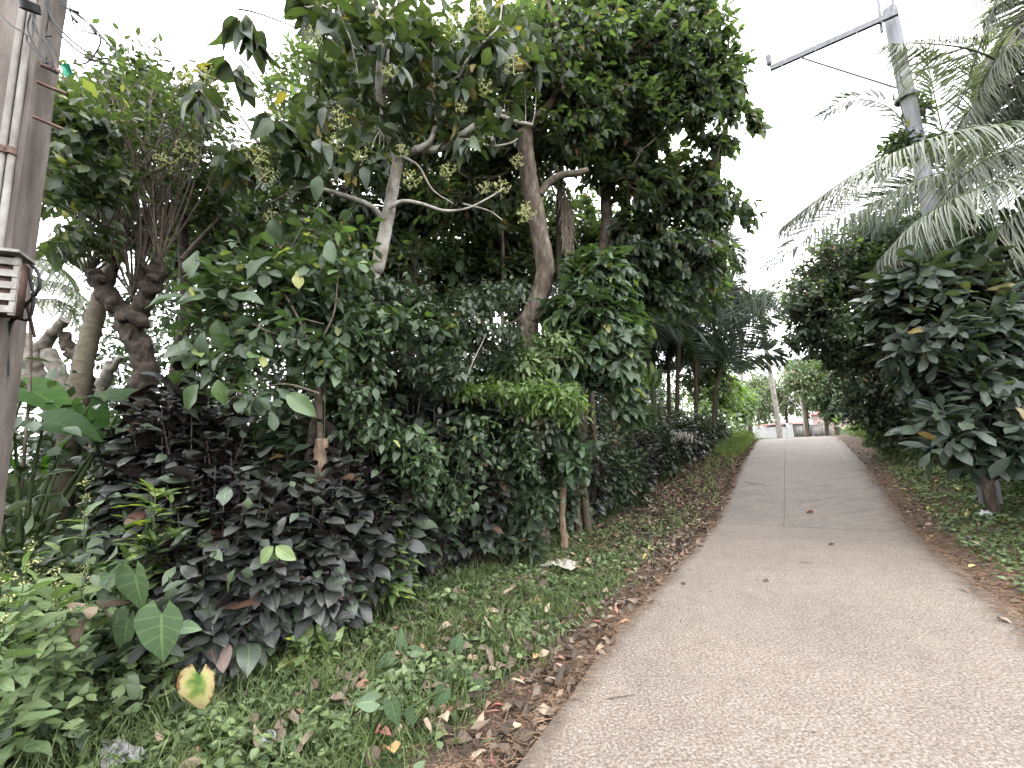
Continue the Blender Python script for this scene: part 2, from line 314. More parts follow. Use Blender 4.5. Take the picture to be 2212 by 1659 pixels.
def roadmat(name, dark, mid, light, brushed):
    m, nt, N_, L_, B = newmat(name)
    t = N_.new('ShaderNodeTexCoord')
    def noi(sc_, d=5, vec=None, ro=.6):
        n = N_.new('ShaderNodeTexNoise'); n.inputs['Scale'].default_value = sc_; n.inputs['Detail'].default_value = d; n.inputs['Roughness'].default_value = ro
        L_.new(vec or t.outputs['Object'], n.inputs['Vector']); return n.outputs['Fac']
    sp = noi(52, 5, None, .85)
    r = ramp(N_, [(.33, dark), (.5, mid), (.64, light)]); L_.new(sp, r.inputs['Fac'])
    c = r.outputs['Color']
    big = ramp(N_, [(.3, (.84, .84, .85)), (.55, (1, 1, 1)), (.75, (1.08, 1.07, 1.05))]); L_.new(noi(.9, 6, None, .65), big.inputs['Fac'])
    c = mixc(N_, L_, c, big.outputs['Color'], 1.0, 'MULTIPLY')
    med = ramp(N_, [(.35, (.86, .84, .83)), (.65, (1.08, 1.08, 1.08))]); L_.new(noi(7, 6), med.inputs['Fac'])
    c = mixc(N_, L_, c, med.outputs['Color'], .8, 'MULTIPLY')
    vor = N_.new('ShaderNodeTexVoronoi'); vor.inputs['Scale'].default_value = 45; L_.new(t.outputs['Object'], vor.inputs['Vector'])
    lt = math_(N_, L_, 'LESS_THAN', vor.outputs['Distance'], .2)
    sel = N_.new('ShaderNodeSeparateXYZ'); L_.new(vor.outputs['Color'], sel.inputs[0])
    lt = math_(N_, L_, 'MULTIPLY', lt, math_(N_, L_, 'GREATER_THAN', sel.outputs[0], .6))
    c = mixc(N_, L_, c, (.12, .105, .10), math_(N_, L_, 'MULTIPLY', lt, .7))
    if brushed:
        mp = N_.new('ShaderNodeMapping'); mp.inputs['Rotation'].default_value = (0, 0, AZ); mp.inputs['Scale'].default_value = (.35, 9, 1); L_.new(t.outputs['Object'], mp.inputs[0])
        br = ramp(N_, [(.35, (.74, .74, .74)), (.65, (1.15, 1.14, 1.12))]); L_.new(noi(2.2, 5, mp.outputs[0], .7), br.inputs['Fac'])
        c = mixc(N_, L_, c, br.outputs['Color'], .85, 'MULTIPLY')
    at_ = N_.new('ShaderNodeAttribute'); at_.attribute_name = 'tint'      # mud stains creeping in from the edges
    e = math_(N_, L_, 'ADD', at_.outputs['Fac'], math_(N_, L_, 'MULTIPLY_ADD', noi(5, 5), .9, -.45)); er = ramp(N_, [(.45, (0, 0, 0)), (.95, (1, 1, 1))]); L_.new(e, er.inputs['Fac'])
    c = mixc(N_, L_, c, (.085, .065, .05), math_(N_, L_, 'MULTIPLY', er.outputs['Color'], .8))
    L_.new(c, B.inputs['Base Color']); B.inputs['Roughness'].default_value = .8; B.inputs['Specular IOR Level'].default_value = .3
    b = N_.new('ShaderNodeBump'); b.inputs['Strength'].default_value = .5; b.inputs['Distance'].default_value = .006; L_.new(sp, b.inputs['Height']); L_.new(b.outputs[0], B.inputs['Normal'])
    return m
# ------------------------------------------------------------------ ground and road
S = np.concatenate([np.linspace(-60, -20, 6), np.linspace(-12, -3, 12), np.arange(-2.6, 30, .18), np.linspace(31, 70, 30), np.linspace(80, 200, 8)])
Tt = np.concatenate([np.linspace(-140, -30, 6), np.linspace(-25, -8, 14), np.arange(-7.6, 7.6, .16), np.linspace(8, 25, 14), np.linspace(30, 140, 6)])
sg, tg = np.meshgrid(S, Tt, indexing='ij'); xg, yg = st(sg, tg); zg = Hst(sg, tg)
inroad = (tg > RL-.04) & (tg < RR+.04); zg = zg - inroad*.05
gm = MB(); nS, nT = sg.shape; a = (np.arange(nS-1)[:, None]*nT+np.arange(nT-1)[None]).ravel()
cover = ss(1.75, 2.2, -tg)*(1-.9*ss(4.5, 7.5, sg)*(1-ss(17, 19, sg))*(1-ss(2.7, 3.3, -tg))) + ss(2.3, 3.2, tg)
gm.add(np.stack([xg, yg, zg], -1), np.stack([a, a+nT, a+nT+1, a+1], -1), None, cover)
ground = gm.build('ground', groundmat()); tag(ground, kind='structure')
def slab(name, s0, s1, t0, t1, mat, ds=.25, jag=(0, 0)):
    ns = max(2, int((s1-s0)/ds)); nt_ = 24
    s_ = np.linspace(s0, s1, ns+1); f = np.linspace(0, 1, nt_)
    jl = np.interp(s_, [-10, 2, 4, 9, 30], [.13, .13, .02, 0, .08]) + .035*wob(s_*2.1, s_*.7+1) if jag[0] else 0*s_
    jr = .045*wob(s_*1.7, s_*.9+4) if jag[1] else 0*s_
    tL = t0+jl; tR = t1+jr
    T_ = tL[:, None]+(tR-tL)[:, None]*f[None]; Sg = s_[:, None]+0*f[None]
    x, y = st(Sg, T_); z = zroad(Sg)+.002*wob(x*3, y*3)
    edge = np.zeros_like(T_)
    if jag[0]: edge = np.maximum(edge, 1-np.clip((T_-tL[:, None])/.28, 0, 1))
    if jag[1]: edge = np.maximum(edge, 1-np.clip((tR[:, None]-T_)/.55, 0, 1))
    m = MB(); n1, n2 = x.shape; b = (np.arange(n1-1)[:, None]*n2+np.arange(n2-1)[None]).ravel()
    m.add(np.stack([x, y, z], -1), np.stack([b, b+n2, b+n2+1, b+1], -1), None, edge)
    # rim so the slab has a real thickness
    ring = [(i, 0) for i in range(n1)]+[(n1-1, j) for j in range(1, n2)]+[(i, n2-1) for i in range(n1-2, -1, -1)]+[(0, j) for j in range(n2-2, 0, -1)]
    R_ = np.array([[x[i, j], y[i, j], z[i, j]] for i, j in ring]); k = len(ring); q = np.arange(k)
    m.add(np.vstack([R_, R_-[0, 0, .14]]), np.stack([q, (q+1) % k, (q+1) % k+k, q+k], -1), None, .3)
    o = m.build(name, mat); tag(o, kind='structure'); return o
RM1 = roadmat('exposed_concrete', (.045, .036, .030), (.168, .139, .117), (.38, .325, .28), False)
RM2 = roadmat('brushed_concrete', (.105, .089, .077), (.165, .143, .125), (.235, .206, .182), True)
slab('road', -6, 9.35, RL, RR, RM1, jag=(1, 1))
slab('road', 9.36, 24, RL, -.3985, RM2, jag=(1, 0))
slab('road', 9.36, 24, -.3925, RR, RM2, jag=(0, 1))
slab('road', 24.02, 75, RL, RR, RM2, ds=.6, jag=(1, 1))
# ------------------------------------------------------------------ plant helpers
UP = np.array([0, 0, 1.0])
def spline(P, n):
    P = np.asarray(P, float); k = len(P)
    if k == 2: return P[0]+(P[1]-P[0])*np.linspace(0, 1, n)[:, None]
    Q = np.vstack([2*P[0]-P[1], P, 2*P[-1]-P[-2]]); u = np.linspace(0, k-1-1e-6, n); i = u.astype(int); f = (u-i)[:, None]
    a, b, c, d = Q[i], Q[i+1], Q[i+2], Q[i+3]
    return .5*(2*b+(c-a)*f+(2*a-5*b+4*c-d)*f**2+(3*b-a-3*c+d)*f**3)
def bez(A, B, k, sag=0, jit=.15):
    A = np.atleast_2d(A); B = np.atleast_2d(B); n = len(A); u = np.linspace(0, 1, k)[None, :, None]
    L = np.linalg.norm(B-A, axis=1)[:, None]
    Cc = (A+B)/2+rng.normal(0, 1, (n, 3))*L*jit+UP*sag*L
    return (1-u)**2*A[:, None]+2*u*(1-u)*Cc[:, None]+u*u*B[:, None]
def twig_leaves(mb, tm, P0, P1, k, L, asp=.5, spread=1.0, droop=.25, lo=.3, curl=.2, fold=.12, ct=None, flat=.75, special=.0, lv=.25):
    P0 = np.atleast_2d(P0); P1 = np.atleast_2d(P1); n = len(P0)
    ax = nz(P1-P0); e1 = nz(np.cross(ax, UP+.01*rng.normal(size=(n, 3)))); e2 = np.cross(ax, e1)
    u = np.linspace(lo, 1, k)[None]+rng.uniform(-.04, .04, (n, k))
    ph = np.arange(k)[None]*2.4+rng.uniform(0, 6.28, (n, 1))+rng.normal(0, .3, (n, k))
    rad = np.cos(ph)[..., None]*e1[:, None]+np.sin(ph)[..., None]*e2[:, None]
    sp = (spread*(1-.55*np.clip(u, 0, 1)**3))[..., None]
    pos = P0[:, None]+(P1-P0)[:, None]*u[..., None]
    d = nz(ax[:, None]*np.cos(sp)+rad*np.sin(sp)+rng.normal(0, .15, (n, k, 3))-UP*droop)
    nr = UP*flat+ax[:, None]*.35+rng.normal(0, .3, (n, k, 3))
    LL = L*(1+lv*rng.normal(size=(n, k))).clip(.45, 1.6)
    ct = rng.uniform(.1, .8, n) if ct is None else ct
    t = np.clip(ct[:, None]*.55+rng.uniform(0, .42, (n, k)), 0, .9)
    if special: t = np.where(rng.random((n, k)) < special, rng.uniform(.95, 1, (n, k)), t)
    pos = pos+d*.12*LL[..., None]
    mb.leaves(tm, pos.reshape(-1, 3), d.reshape(-1, 3), nr.reshape(-1, 3), LL.ravel(), (LL*asp).ravel(), curl*(.6+.8*rng.random(n*k)), fold, t.ravel())
def blob_pts(blobs, n, hole=.0, hs=1.0):
    W = np.array([b[2]*b[3]*(b[6] if len(b) > 6 else 1) for b in blobs], float); W /= W.sum(); out_ = []
    for b, w_ in zip(blobs, W):
        m = int(round(n*w_*(1.6 if hole else 1)))+1
        v = nz(rng.normal(size=(m, 3)))*(rng.random((m, 1))**.42)
        x = b[0]+v[:, 0]*b[2]; y = b[1]+v[:, 1]*b[3]; d = b[4]+v[:, 2]*b[5]
        P = EYEP+(rt[None]*((x-CX)/F)[:, None]-up[None]*((y-CY)/F)[:, None]+fwd[None])*d[:, None]
        if hole:
            k = wob(P[:, 0]*1.5*hs+P[:, 2]*.9*hs, P[:, 1]*1.3*hs-P[:, 2]*1.7*hs); P = P[k > np.quantile(k, .375*hole*1.0)]
        out_.append(P)
    P = np.vstack(out_); zz = Hxy(P[:, 0], P[:, 1])+.05; P[:, 2] = np.maximum(P[:, 2], zz); return P
def limb(mb, pts, r0, r1, sides=9, n=None, rough=.08):
    P = spline(pts, n or max(6, 5*len(pts))); k = len(P)
    mb.tubes(P, (r0+(r1-r0)*np.linspace(0, 1, k)**.85)[None], sides, rough=rough); return P
def px(*pts, d=None):
    return np.array([at(q[0], q[1], q[2] if len(q) > 2 else d) for q in pts])
def connect(mb, nodes, C, rad, nsub=14, sag=.05, jit=.12):
    """grow sub-limbs, then a twig to every leaf cluster; returns twig starts"""
    nodes = np.asarray(nodes)
    sub = C[rng.choice(len(C), min(nsub, len(C)), replace=False)]
    for q in sub:
        d = np.linalg.norm(nodes-q, axis=1)+.5*np.maximum(0, nodes[:, 2]-q[2]); A = nodes[np.argmin(d)]
        P = bez(A, q, 9, sag, jit*1.3)[0]+np.vstack([np.zeros(3), rng.normal(0, .025, (7, 3)), np.zeros(3)])
        Ln = np.linalg.norm(q-A); mb.tubes(P, np.linspace(rad*(.6+.25*min(Ln, 2)), rad*.4, 9)[None], 5); nodes = np.vstack([nodes, P])
    A = np.empty_like(C)
    for i in range(0, len(C), 256):
        D = np.linalg.norm(C[i:i+256, None]-nodes[None], axis=2); A[i:i+256] = nodes[D.argmin(1)]
    Ln = np.linalg.norm(C-A, axis=1)
    P = bez(A, C, 5, sag, jit); mb.tubes(P, np.linspace(1, .35, 5)[None]*(rad*.32*(.5+np.minimum(Ln, 1.2)))[:, None], 3)
    return A
def tree(name, label, cat, base, trunk, branches, blobs, ncl, leaf, bark='brown', k=8, L=.15, asp=.5, tm='elliptic', q='lo', tw=.35, hole=.6, hs=1., rad=.02, nsub=16, spread=1.1, droop=.35, special=.02, group=None, curl=.2, flowers=None, rough=.08, trunkname='trunk', sides=10, crownname='crown', sag=.05):
    root = thing(name, label, cat, base, group)
    nodes = []
    if trunk is not None:
        m = MB(); nodes.append(limb(m, trunk[0], trunk[1], trunk[2], sides, rough=rough)); m.build(trunkname, BK[bark], root)
    b = MB()
    for br in branches: nodes.append(limb(b, br[0], br[1], br[2], 7, rough=rough))
    if not nodes: nodes = [np.array([base, base+UP*.2])]
    nodes = np.vstack(nodes)
    if ncl:
        C = blob_pts(blobs, ncl, hole, hs); A = connect(b, nodes, C, rad, nsub, sag)
        dirs = nz(C-A+rng.normal(0, .35, C.shape)*np.linalg.norm(C-A, axis=1)[:, None]+[0, 0, .05])
        lm = MB(); twig_leaves(lm, TM[tm, q], C-dirs*tw*.4, C+dirs*tw*.6, k, L, asp, spread, droop, special=special, curl=curl, lo=0)
        lm.build(crownname, LM[leaf], root)
    if b.V: b.build('branches', BK['twig'] if bark != 'pale' else BK['pale'], root)
    return root
def frond(mr, ml, pts, r0=.02, n=60, L=.6, W=.035, ang=.95, droop=.5, nup=None, q='lo', base=.08, taper=.35, T=None, ragged=0):
    P = spline(pts, 26); mr.tubes(P, np.linspace(r0, r0*.2, 26)[None], 5)
    u = np.linspace(base, .995, n); idx = u*25; i = np.minimum(idx.astype(int), 24); f = (idx-i)[:, None]
    pos = P[i]*(1-f)+P[i+1]*f; tg_ = nz(np.gradient(P, axis=0))[i]
    nup = UP if nup is None else np.asarray(nup)
    sd_ = nz(np.cross(tg_, nup)); un = np.cross(sd_, tg_)
    prof = np.interp(u, [0, .12, .4, .75, 1], [.55, .85, 1, .75, taper])
    for sg_ in (-1, 1):
        a_ = ang*np.interp(u, [0, .7, 1], [1.1, .9, .45])+rng.normal(0, .08, n)
        d = tg_*np.cos(a_)[:, None]+sg_*sd_*np.sin(a_)[:, None]+un*.25+rng.normal(0, .05+ragged*.25, (n, 3))
        d = nz(d); nr = un+sg_*sd_*.2+rng.normal(0, .12, (n, 3))
        LL = L*prof*(1+.1*rng.normal(size=n)); keep = rng.random(n) > ragged*.5
        d = nz(d-UP*droop*.45)
        ml.leaves(TM['lance', q], pos[keep], d[keep], nr[keep], LL[keep], W*(.7+.3*prof[keep]), droop*.55, .5, T if T is None else np.clip(T+rng.uniform(-.2, .2, keep.sum()), 0, 1), 0)
def palm(name, label, base, trunk, fronds, bark='palmbark', leaf='palm', L=.6, W=.035, n=60, droop=.5, r0=.02, rings=0, ang=.95, q='lo', ragged=0, cat='palm', group=None, face=0):
    root = thing(name, label, cat, base, group)
    if trunk is not None:
        P = spline(trunk[0], 12 if not rings else rings*4); k = len(P); r = np.linspace(trunk[1], trunk[2], k)
        if rings: r = r*(1+.10*((np.arange(k) % 4) == 0)-.02*((np.arange(k) % 4) == 1))
        m = MB(); m.tubes(P, r[None], 12, rough=.03); m.build('trunk', BK[bark], root)
    for f in fronds:
        mr, ml = MB(), MB(); frond(mr, ml, f, r0, n, L, W, ang, droop, q=q, ragged=ragged, nup=nz(UP*(1-face)-fwd*face))
        fo = ml.build('frond', LM[leaf], root); mr.build('rachis', BK['green'], fo)
    return root
def crownfronds(top, n, R, up_=.5, drop=.8, el=(.1, 1.2), az0=0):
    fs = []
    for i in range(n):
        az = az0+i*2.4+rng.normal(0, .15); e = rng.uniform(*el); r = R*rng.uniform(.85, 1.1)
        d = np.array([cos(az), sin(az), 0]); p1 = top+d*r*.4*cos(e)+UP*r*.55*sin(e)*up_*2; p2 = top+d*r*.8*cos(e*.7)+UP*(r*.5*sin(e)*up_*2-r*.1*drop)
        p3 = top+d*r*(1.05*cos(e*.5))+UP*(r*.3*sin(e)*up_*2-r*.45*drop); fs.append([top, p1, p2, p3])
    return fs
def shrub(name, label, s, t, h, r, leaf='purple', tm='elliptic', L=.14, asp=.5, nst=34, k=10, q='mid', stem='purple', group=None, droop=.3, spread=1.15, special=.03, hang=.0, curl=.28, cat='shrub', top=.45):
    base = G(s, t); root = thing(name, label, cat, base, group)
    az = rng.uniform(0, 2*pi, nst); rr = np.sqrt(rng.random(nst)); hh = h*(1-.5*rr**2.2)*rng.uniform(.55, 1.05, nst)
    hh[:nst//4] *= rng.uniform(.35, .8, nst//4)
    tip = base+np.stack([np.cos(az)*rr*r, np.sin(az)*rr*r, hh], -1); bb = base+np.stack([np.cos(az)*rr*r*.3, np.sin(az)*rr*r*.3, 0*hh], -1)
    tip[:, 2] = np.maximum(tip[:, 2], Hxy(tip[:, 0], tip[:, 1])+.12)
    P = bez(bb, tip, 6, .02, .06); m = MB(); m.tubes(P, np.linspace(.011, .004, 6)[None]*np.ones((nst, 1)), 4); m.build('stems', BK[stem], root)
    lm = MB(); p0 = P[:, 2]*.5+P[:, 3]*.5
    ln = np.linalg.norm(tip-p0, axis=1, keepdims=True); p0 = tip-(tip-p0)/ln*np.minimum(ln, top+.25)
    twig_leaves(lm, TM[tm, q], p0, tip, k, L, asp, spread, droop, .05, curl, .07, special=special, lv=.34)
    lm.build('leaves', LM[leaf], root); return root
def gp(x, y):                     # where the ground stands at that point of the photograph
    v = rt*((x-CX)/F)-up*((y-CY)/F)+fwd; k = np.concatenate([np.arange(.6, 12, .01), np.arange(12, 60, .05)])
    P = EYEP+v*k[:, None]; s_ = P[:, :2]@RD; t_ = P[:, :2]@RN
    h = np.where((t_ > RL) & (t_ < RR), zroad(s_), Hst(s_, t_)); i = np.argmax(P[:, 2] < h); return np.array([P[i, 0], P[i, 1], h[i]])
def stn(P): return float(np.dot(P[:2], RD)), float(np.dot(P[:2], RN))
# ================================================================== near concrete post with its meter box
def near_pole():
    c1 = at(37, 403, 2.5); a = np.array([-.13, .255]); b = np.array([-.255, -.13])
    z0 = float(Hxy(c1[0], c1[1]))-.1; z1 = 7.2
    root = thing('concrete_post', 'square weathered concrete post carrying pipes and a meter box, standing in the hedge', 'post', (c1[0]+a[0]/2+b[0]/2, c1[1]+a[1]/2+b[1]/2, z0))
    A, B_ = np.array([*a, 0]), np.array([*b, 0]); c0 = np.array([c1[0], c1[1], 0])
    m = MB(); zs = np.linspace(z0, z1, 90); ch = .02
    prof = [c0+B_*.06, c0+A*.06, c0+A*.5, c0+A*.94, c0+A+B_*.06, c0+A+B_*.94, c0+A*.94+B_, c0+A*.06+B_, c0+B_*.94, c0+B_*.5]
    R_ = np.array([[p+UP*z+.004*np.array([wob(z*3+i, i*2.), wob(i*3., z*4), 0]) for i, p in enumerate(prof)] for z in zs]); n, k = R_.shape[:2]
    i = np.arange(n-1)[:, None]*k; j = np.arange(k)[None]; q = np.stack(np.broadcast_arrays(i+j, i+(j+1) % k, i+k+(j+1) % k, i+k+j), -1)
    m.add(R_, q); m.add(np.vstack([R_[-1], R_[-1].mean(0)[None]]), [[e, (e+1) % k, k, k] for e in range(k)])
    m.build('shaft', CONC, root, smooth=False)
    nf = nz(-A); 
    def on(f, z, o=.0): return c0+B_*f+nf*o+UP*z      # a point on the face towards the viewer
    for f, r, mt in ((.10, .017, PIPE), (.235, .018, PIPE)):
        mm = MB(); zz = np.linspace(1.9, 7.1, 30); mm.tubes(np.array([on(f+.004*sin(z*2), z, .022) for z in zz]), r, 12); o = mm.build('conduit', mt, root)
        for z in (2.6, 3.5, 4.6):
            mb_ = MB(); mb_.tubes(np.array([on(f, z-.02, .03), on(f, z+.02, .03)]), r+.006, 12, cap=True); mb_.build('clamp', RUST, o)
    # weatherhead cap with looped wires
    zc = 4.05; mm = MB(); pc = at(66, 24, 2.46); mm.tubes(np.array([pc, pc+UP*.035+nf*.02]), .045, 14, cap=True); mm.build('conduit_cap', BLACK, root)
    hh = c0+A*.5
    for k_, pts in enumerate([
        [(66, 28), (62, 60), (75, 100), (95, 125), (108, 138)], [(70, 30), (85, 62), (98, 105), (112, 142)], [(74, 30), (76, 60), (104, 100), (118, 150)],
        [(100, -10), (112, 40), (160, 90), (205, 122), (235, 127)], [(100, -10), (108, 45), (150, 95), (200, 128), (240, 138)], [(112, -10), (150, 22), (200, 60), (245, 105), (247, 118)],
        [(125, -5), (165, 28), (205, 60), (215, 95), (190, 132), (160, 136)], [(130, 8), (152, 25), (165, 60), (215, 80), (246, 108)], [(0, 30), (25, 55), (55, 72), (62, 75)],
        [(58, 80), (62, 96), (85, 120), (102, 140)], [(100, 0), (106, 40), (99, 70), (112, 78), (99, 80), (120, 105), (130, 138)]]):
        dd = 2.42 if k_ in (0, 1, 2, 8, 9) else 2.62
        mm = MB(); mm.tubes(spline(px(*pts, d=dd)+rng.normal(0, .004, (len(pts), 3)), 26), .0045 if k_ not in (3, 4) else .006, 5); mm.build('cable', BLACK if k_ != 7 else BLACK, root)
    for (x, y, dx, dy) in ((160, 24, 9, 3), (161, 42, 5, 6), (201, 64, 6, 9)):
        mm = MB(); mm.tubes(px((x-dx, y-dy), (x+dx, y+dy), d=2.62), .009, 7, cap=True); mm.build('connector', BLACK, root)
    for pts, r in (([(84, 138), (108, 148), (122, 155), (118, 143), (103, 128)], .013), ([(78, 176), (110, 190), (142, 202)], .010), ([(69, 251), (100, 264), (136, 279)], .010), ([(24, 560), (50, 563), (62, 567)], .012)):
        d0 = 2.52; P = px(*[(x, y, d0+i*.06) for i, (x, y) in enumerate(pts)]); mm = MB(); mm.tubes(spline(P, 14), r, 8, cap=True); mm.build('step_rod', RUST, root)
    for pts in ([(62, 566), (82, 590), (84, 625), (55, 660), (20, 700), (4, 760), (8, 830), (0, 880)], [(60, 580), (72, 640), (62, 690), (30, 690), (14, 740), (16, 800), (4, 850)]):
        mm = MB(); mm.tubes(spline(px(*pts, d=2.46), 30), .008, 6); mm.build('cable', BLACK, root)
    mm = MB(); mm.tubes(px((57, 650, 2.55), (66, 690, 2.6), (75, 728, 2.65)), .009, 6, cap=True); mm.build('step_rod', RUST, root)
    # slatted meter cabinet on the front face
    cc = on(.13, at(15, 630, 2.4)[2], .09); ub = nz(B_); w_, h_, dp = .15, .165, .08
    mm = MB(); mm.box(cc-nf*.02, ub*(w_-.012), nf*.05, UP*(h_-.012)); cab = mm.build('meter_cabinet', RUST, root)
    for i in range(5):
        mm = MB(); mm.box(cc+nf*.045+UP*(-h_+.03+i*.0675), ub*w_, nf*.012, UP*.019); mm.build('slat', DIRTY, cab, smooth=False)
    for e in (-1, 1):
        mm = MB(); mm.box(cc+nf*.042+ub*e*(w_-.012), ub*.011, nf*.008, UP*(h_+.002)); mm.build('frame', DIRTY, cab, smooth=False)
    mm = MB(); mm.box(cc+UP*(h_+.012)+nf*.03, ub*(w_+.02), nf*.085, UP*.008); mm.build('lid', DIRTY, cab, smooth=False)
near_pole()
m = MB(); q = px((132, 138), (150, 136), (155, 152), (147, 166), (136, 160), d=2.75)
mid = q.mean(0); g = np.array([[q[i]*(1-u)+mid*u+rt*.012*sin(i*2+u*5)*u+fwd*.03*u for u in np.linspace(0, 1, 5)] for i in (0, 1, 2, 3, 4, 0)])
k = np.arange(5)[:, None]*5+np.arange(4)[None]; m.add(g, np.stack([k, k+1, k+6, k+5], -1).reshape(-1, 4))
single(m, 'plastic_bag', noisemat('green_plastic', (.03, .28, .17), (.08, .42, .28), 15, rough=.35), 'scrap of bright green plastic caught beside the weathered concrete post', 'plastic bag')
# ================================================================== roadside utility pole on the right
def utility_pole():
    top = at(1921, 20, 8.5); bx, by = at(1975, 290, 8.5)[:2]; base = np.array([bx, by, float(Hxy(bx, by))-.1])
    root = thing('utility_pole', 'tall pale grey concrete utility pole with one long cross arm, rising out of the palms', 'utility pole', base)
    base2 = base.copy(); m = MB(); a = nz(np.cross(nz(top-base), fwd)); f_ = np.cross(a, nz(top-base)); n = 30; k = 10
    R_ = []
    for u in np.linspace(0, 1, n):
        c = base+(top-base)*u; r = .145-.03*u
        R_.append([c+r*(a*cos(p)+f_*sin(p))*(1 if i % 2 else 1.04) for i, p in enumerate(np.arange(k)*2*pi/k)])
    R_ = np.array(R_); i = np.arange(n-1)[:, None]*k; j = np.arange(k)[None]
    m.add(R_, np.stack(np.broadcast_arrays(i+j, i+(j+1) % k, i+k+(j+1) % k, i+k+j), -1)); m.add(np.vstack([R_[-1], top[None]+UP*.04]), [[e, (e+1) % k, k, k] for e in range(k)])
    m.build('shaft', CONC2, root, smooth=False)
    zt = at(1921, 42, 8.3)[2]
    def lev(x, y, z): v = rt*((x-CX)/F)-up*((y-CY)/F)+fwd; return EYEP+v*((z-EYE)/v[2])
    e0, e1 = lev(1940, 24, zt), lev(1663, 147, zt)
    off = at(1921, 42, 8.28)-at(1921, 42, np.dot(lev(1921, 33, zt)-EYEP, fwd)); e0, e1 = e0+off*0, e1
    ax = nz(e1-e0); sd_ = nz(np.cross(ax, UP)); L_ = np.linalg.norm(e1-e0)
    m = MB(); c = (e0+e1)/2; m.box(c, ax*L_/2, sd_*.012, UP*.055); m.box(c+UP*.047+sd_*.034, ax*L_/2, sd_*.022, UP*.007); m.box(c-UP*.047+sd_*.034, ax*L_/2, sd_*.022, UP*.007)
    arm = m.build('cross_arm', STEEL, root, smooth=False)
    for u in (.12, .3, .62, .9):
        m = MB(); p = e0+(e1-e0)*u; m.tubes(np.array([p-UP*.09, p+UP*.09]), .012, 6, cap=True); m.build('bolt', STEEL, arm)
    b0 = e0+(e1-e0)*.77; b1 = at(1937, 190, 8.35); m = MB(); m.tubes(np.array([b0, b1]), .018, 6, cap=True); m.build('brace', STEEL, root)
    p = base+(top-base)*(.80); m = MB(); m.tubes(np.array([b1-UP*.03+nz(b1-p)*0-(b1-p)*.9, b1+UP*.03-(b1-p)*.9]), .19, 14, cap=True); m.build('clamp_band', STEEL, root)
    ip = e1+UP*.07; m = MB(); zz = np.linspace(0, .27, 10); m.tubes(ip+UP*zz[:, None], np.array([.03, .055, .06, .05, .06, .05, .06, .06, .045, .02])[None], 12, cap=True); m.build('insulator', STEEL, root)
    for x0, x1 in ((1890, 1905), (1924, 1931)):
        m = MB(); m.tubes(np.array([at(x1, 70 if x0 < 1900 else 30, 8.32), at(x0, -60, 8.6), at(x0-30, -260, 9.3)]), .028, 7, cap=True); m.build('riser_bar', STEEL, root)
    for pts in ([(1935, 120), (1940, 200), (1952, 250), (1962, 288)], [(1938, 130), (1950, 185), (1975, 195)]):
        m = MB(); m.tubes(spline(px(*pts, d=8.2), 14), .007, 5); m.build('cable', BLACK, root)
    q0, q1 = at(1942, 150, 8.3), at(2110, 95, 7.9)
    for o_, th, mt in ((0, .022, STEEL), (-.16, .022, CONC2)):
        m = MB(); m.tubes(np.array([q0+UP*o_, q1+UP*o_]), th, 6, cap=True); m.build('guy_bar', mt, root)
    for tx, a0, a1, nm in (('thin power line rising from the insulator at the end of the cross arm', ip+UP*.27, at(1668, -400, 10.6), 0), ('fine slack wire falling from the cross arm tip towards the right edge of the canopy', e1-UP*.06, at(1608, 470, 12.5), 1)):
        m = MB(); m.tubes(bez(a0, a1, 12, -.02*nm, 0)[0], .011-.006*nm, 5); single(m, 'power_line', STEEL, tx, 'power line')
    m = MB(); m.tubes(spline(px((2035, -40, 7), (2000, 60, 7), (1990, 120, 7.05), (1960, 215, 7.1), (1985, 300, 7.2)), 24)+[.0, 0, 0], .012, 5)
    m2 = MB(); m2.tubes(spline(px((2165, -30, 7), (2120, 90, 7.1), (2070, 230, 7.2), (2010, 320, 7.4), (1990, 330, 7.6)), 24), .011, 5)
    single(m2, 'service_cable', BLACK, 'black service cable slanting down through the grey palm fronds', 'cable')
utility_pole()
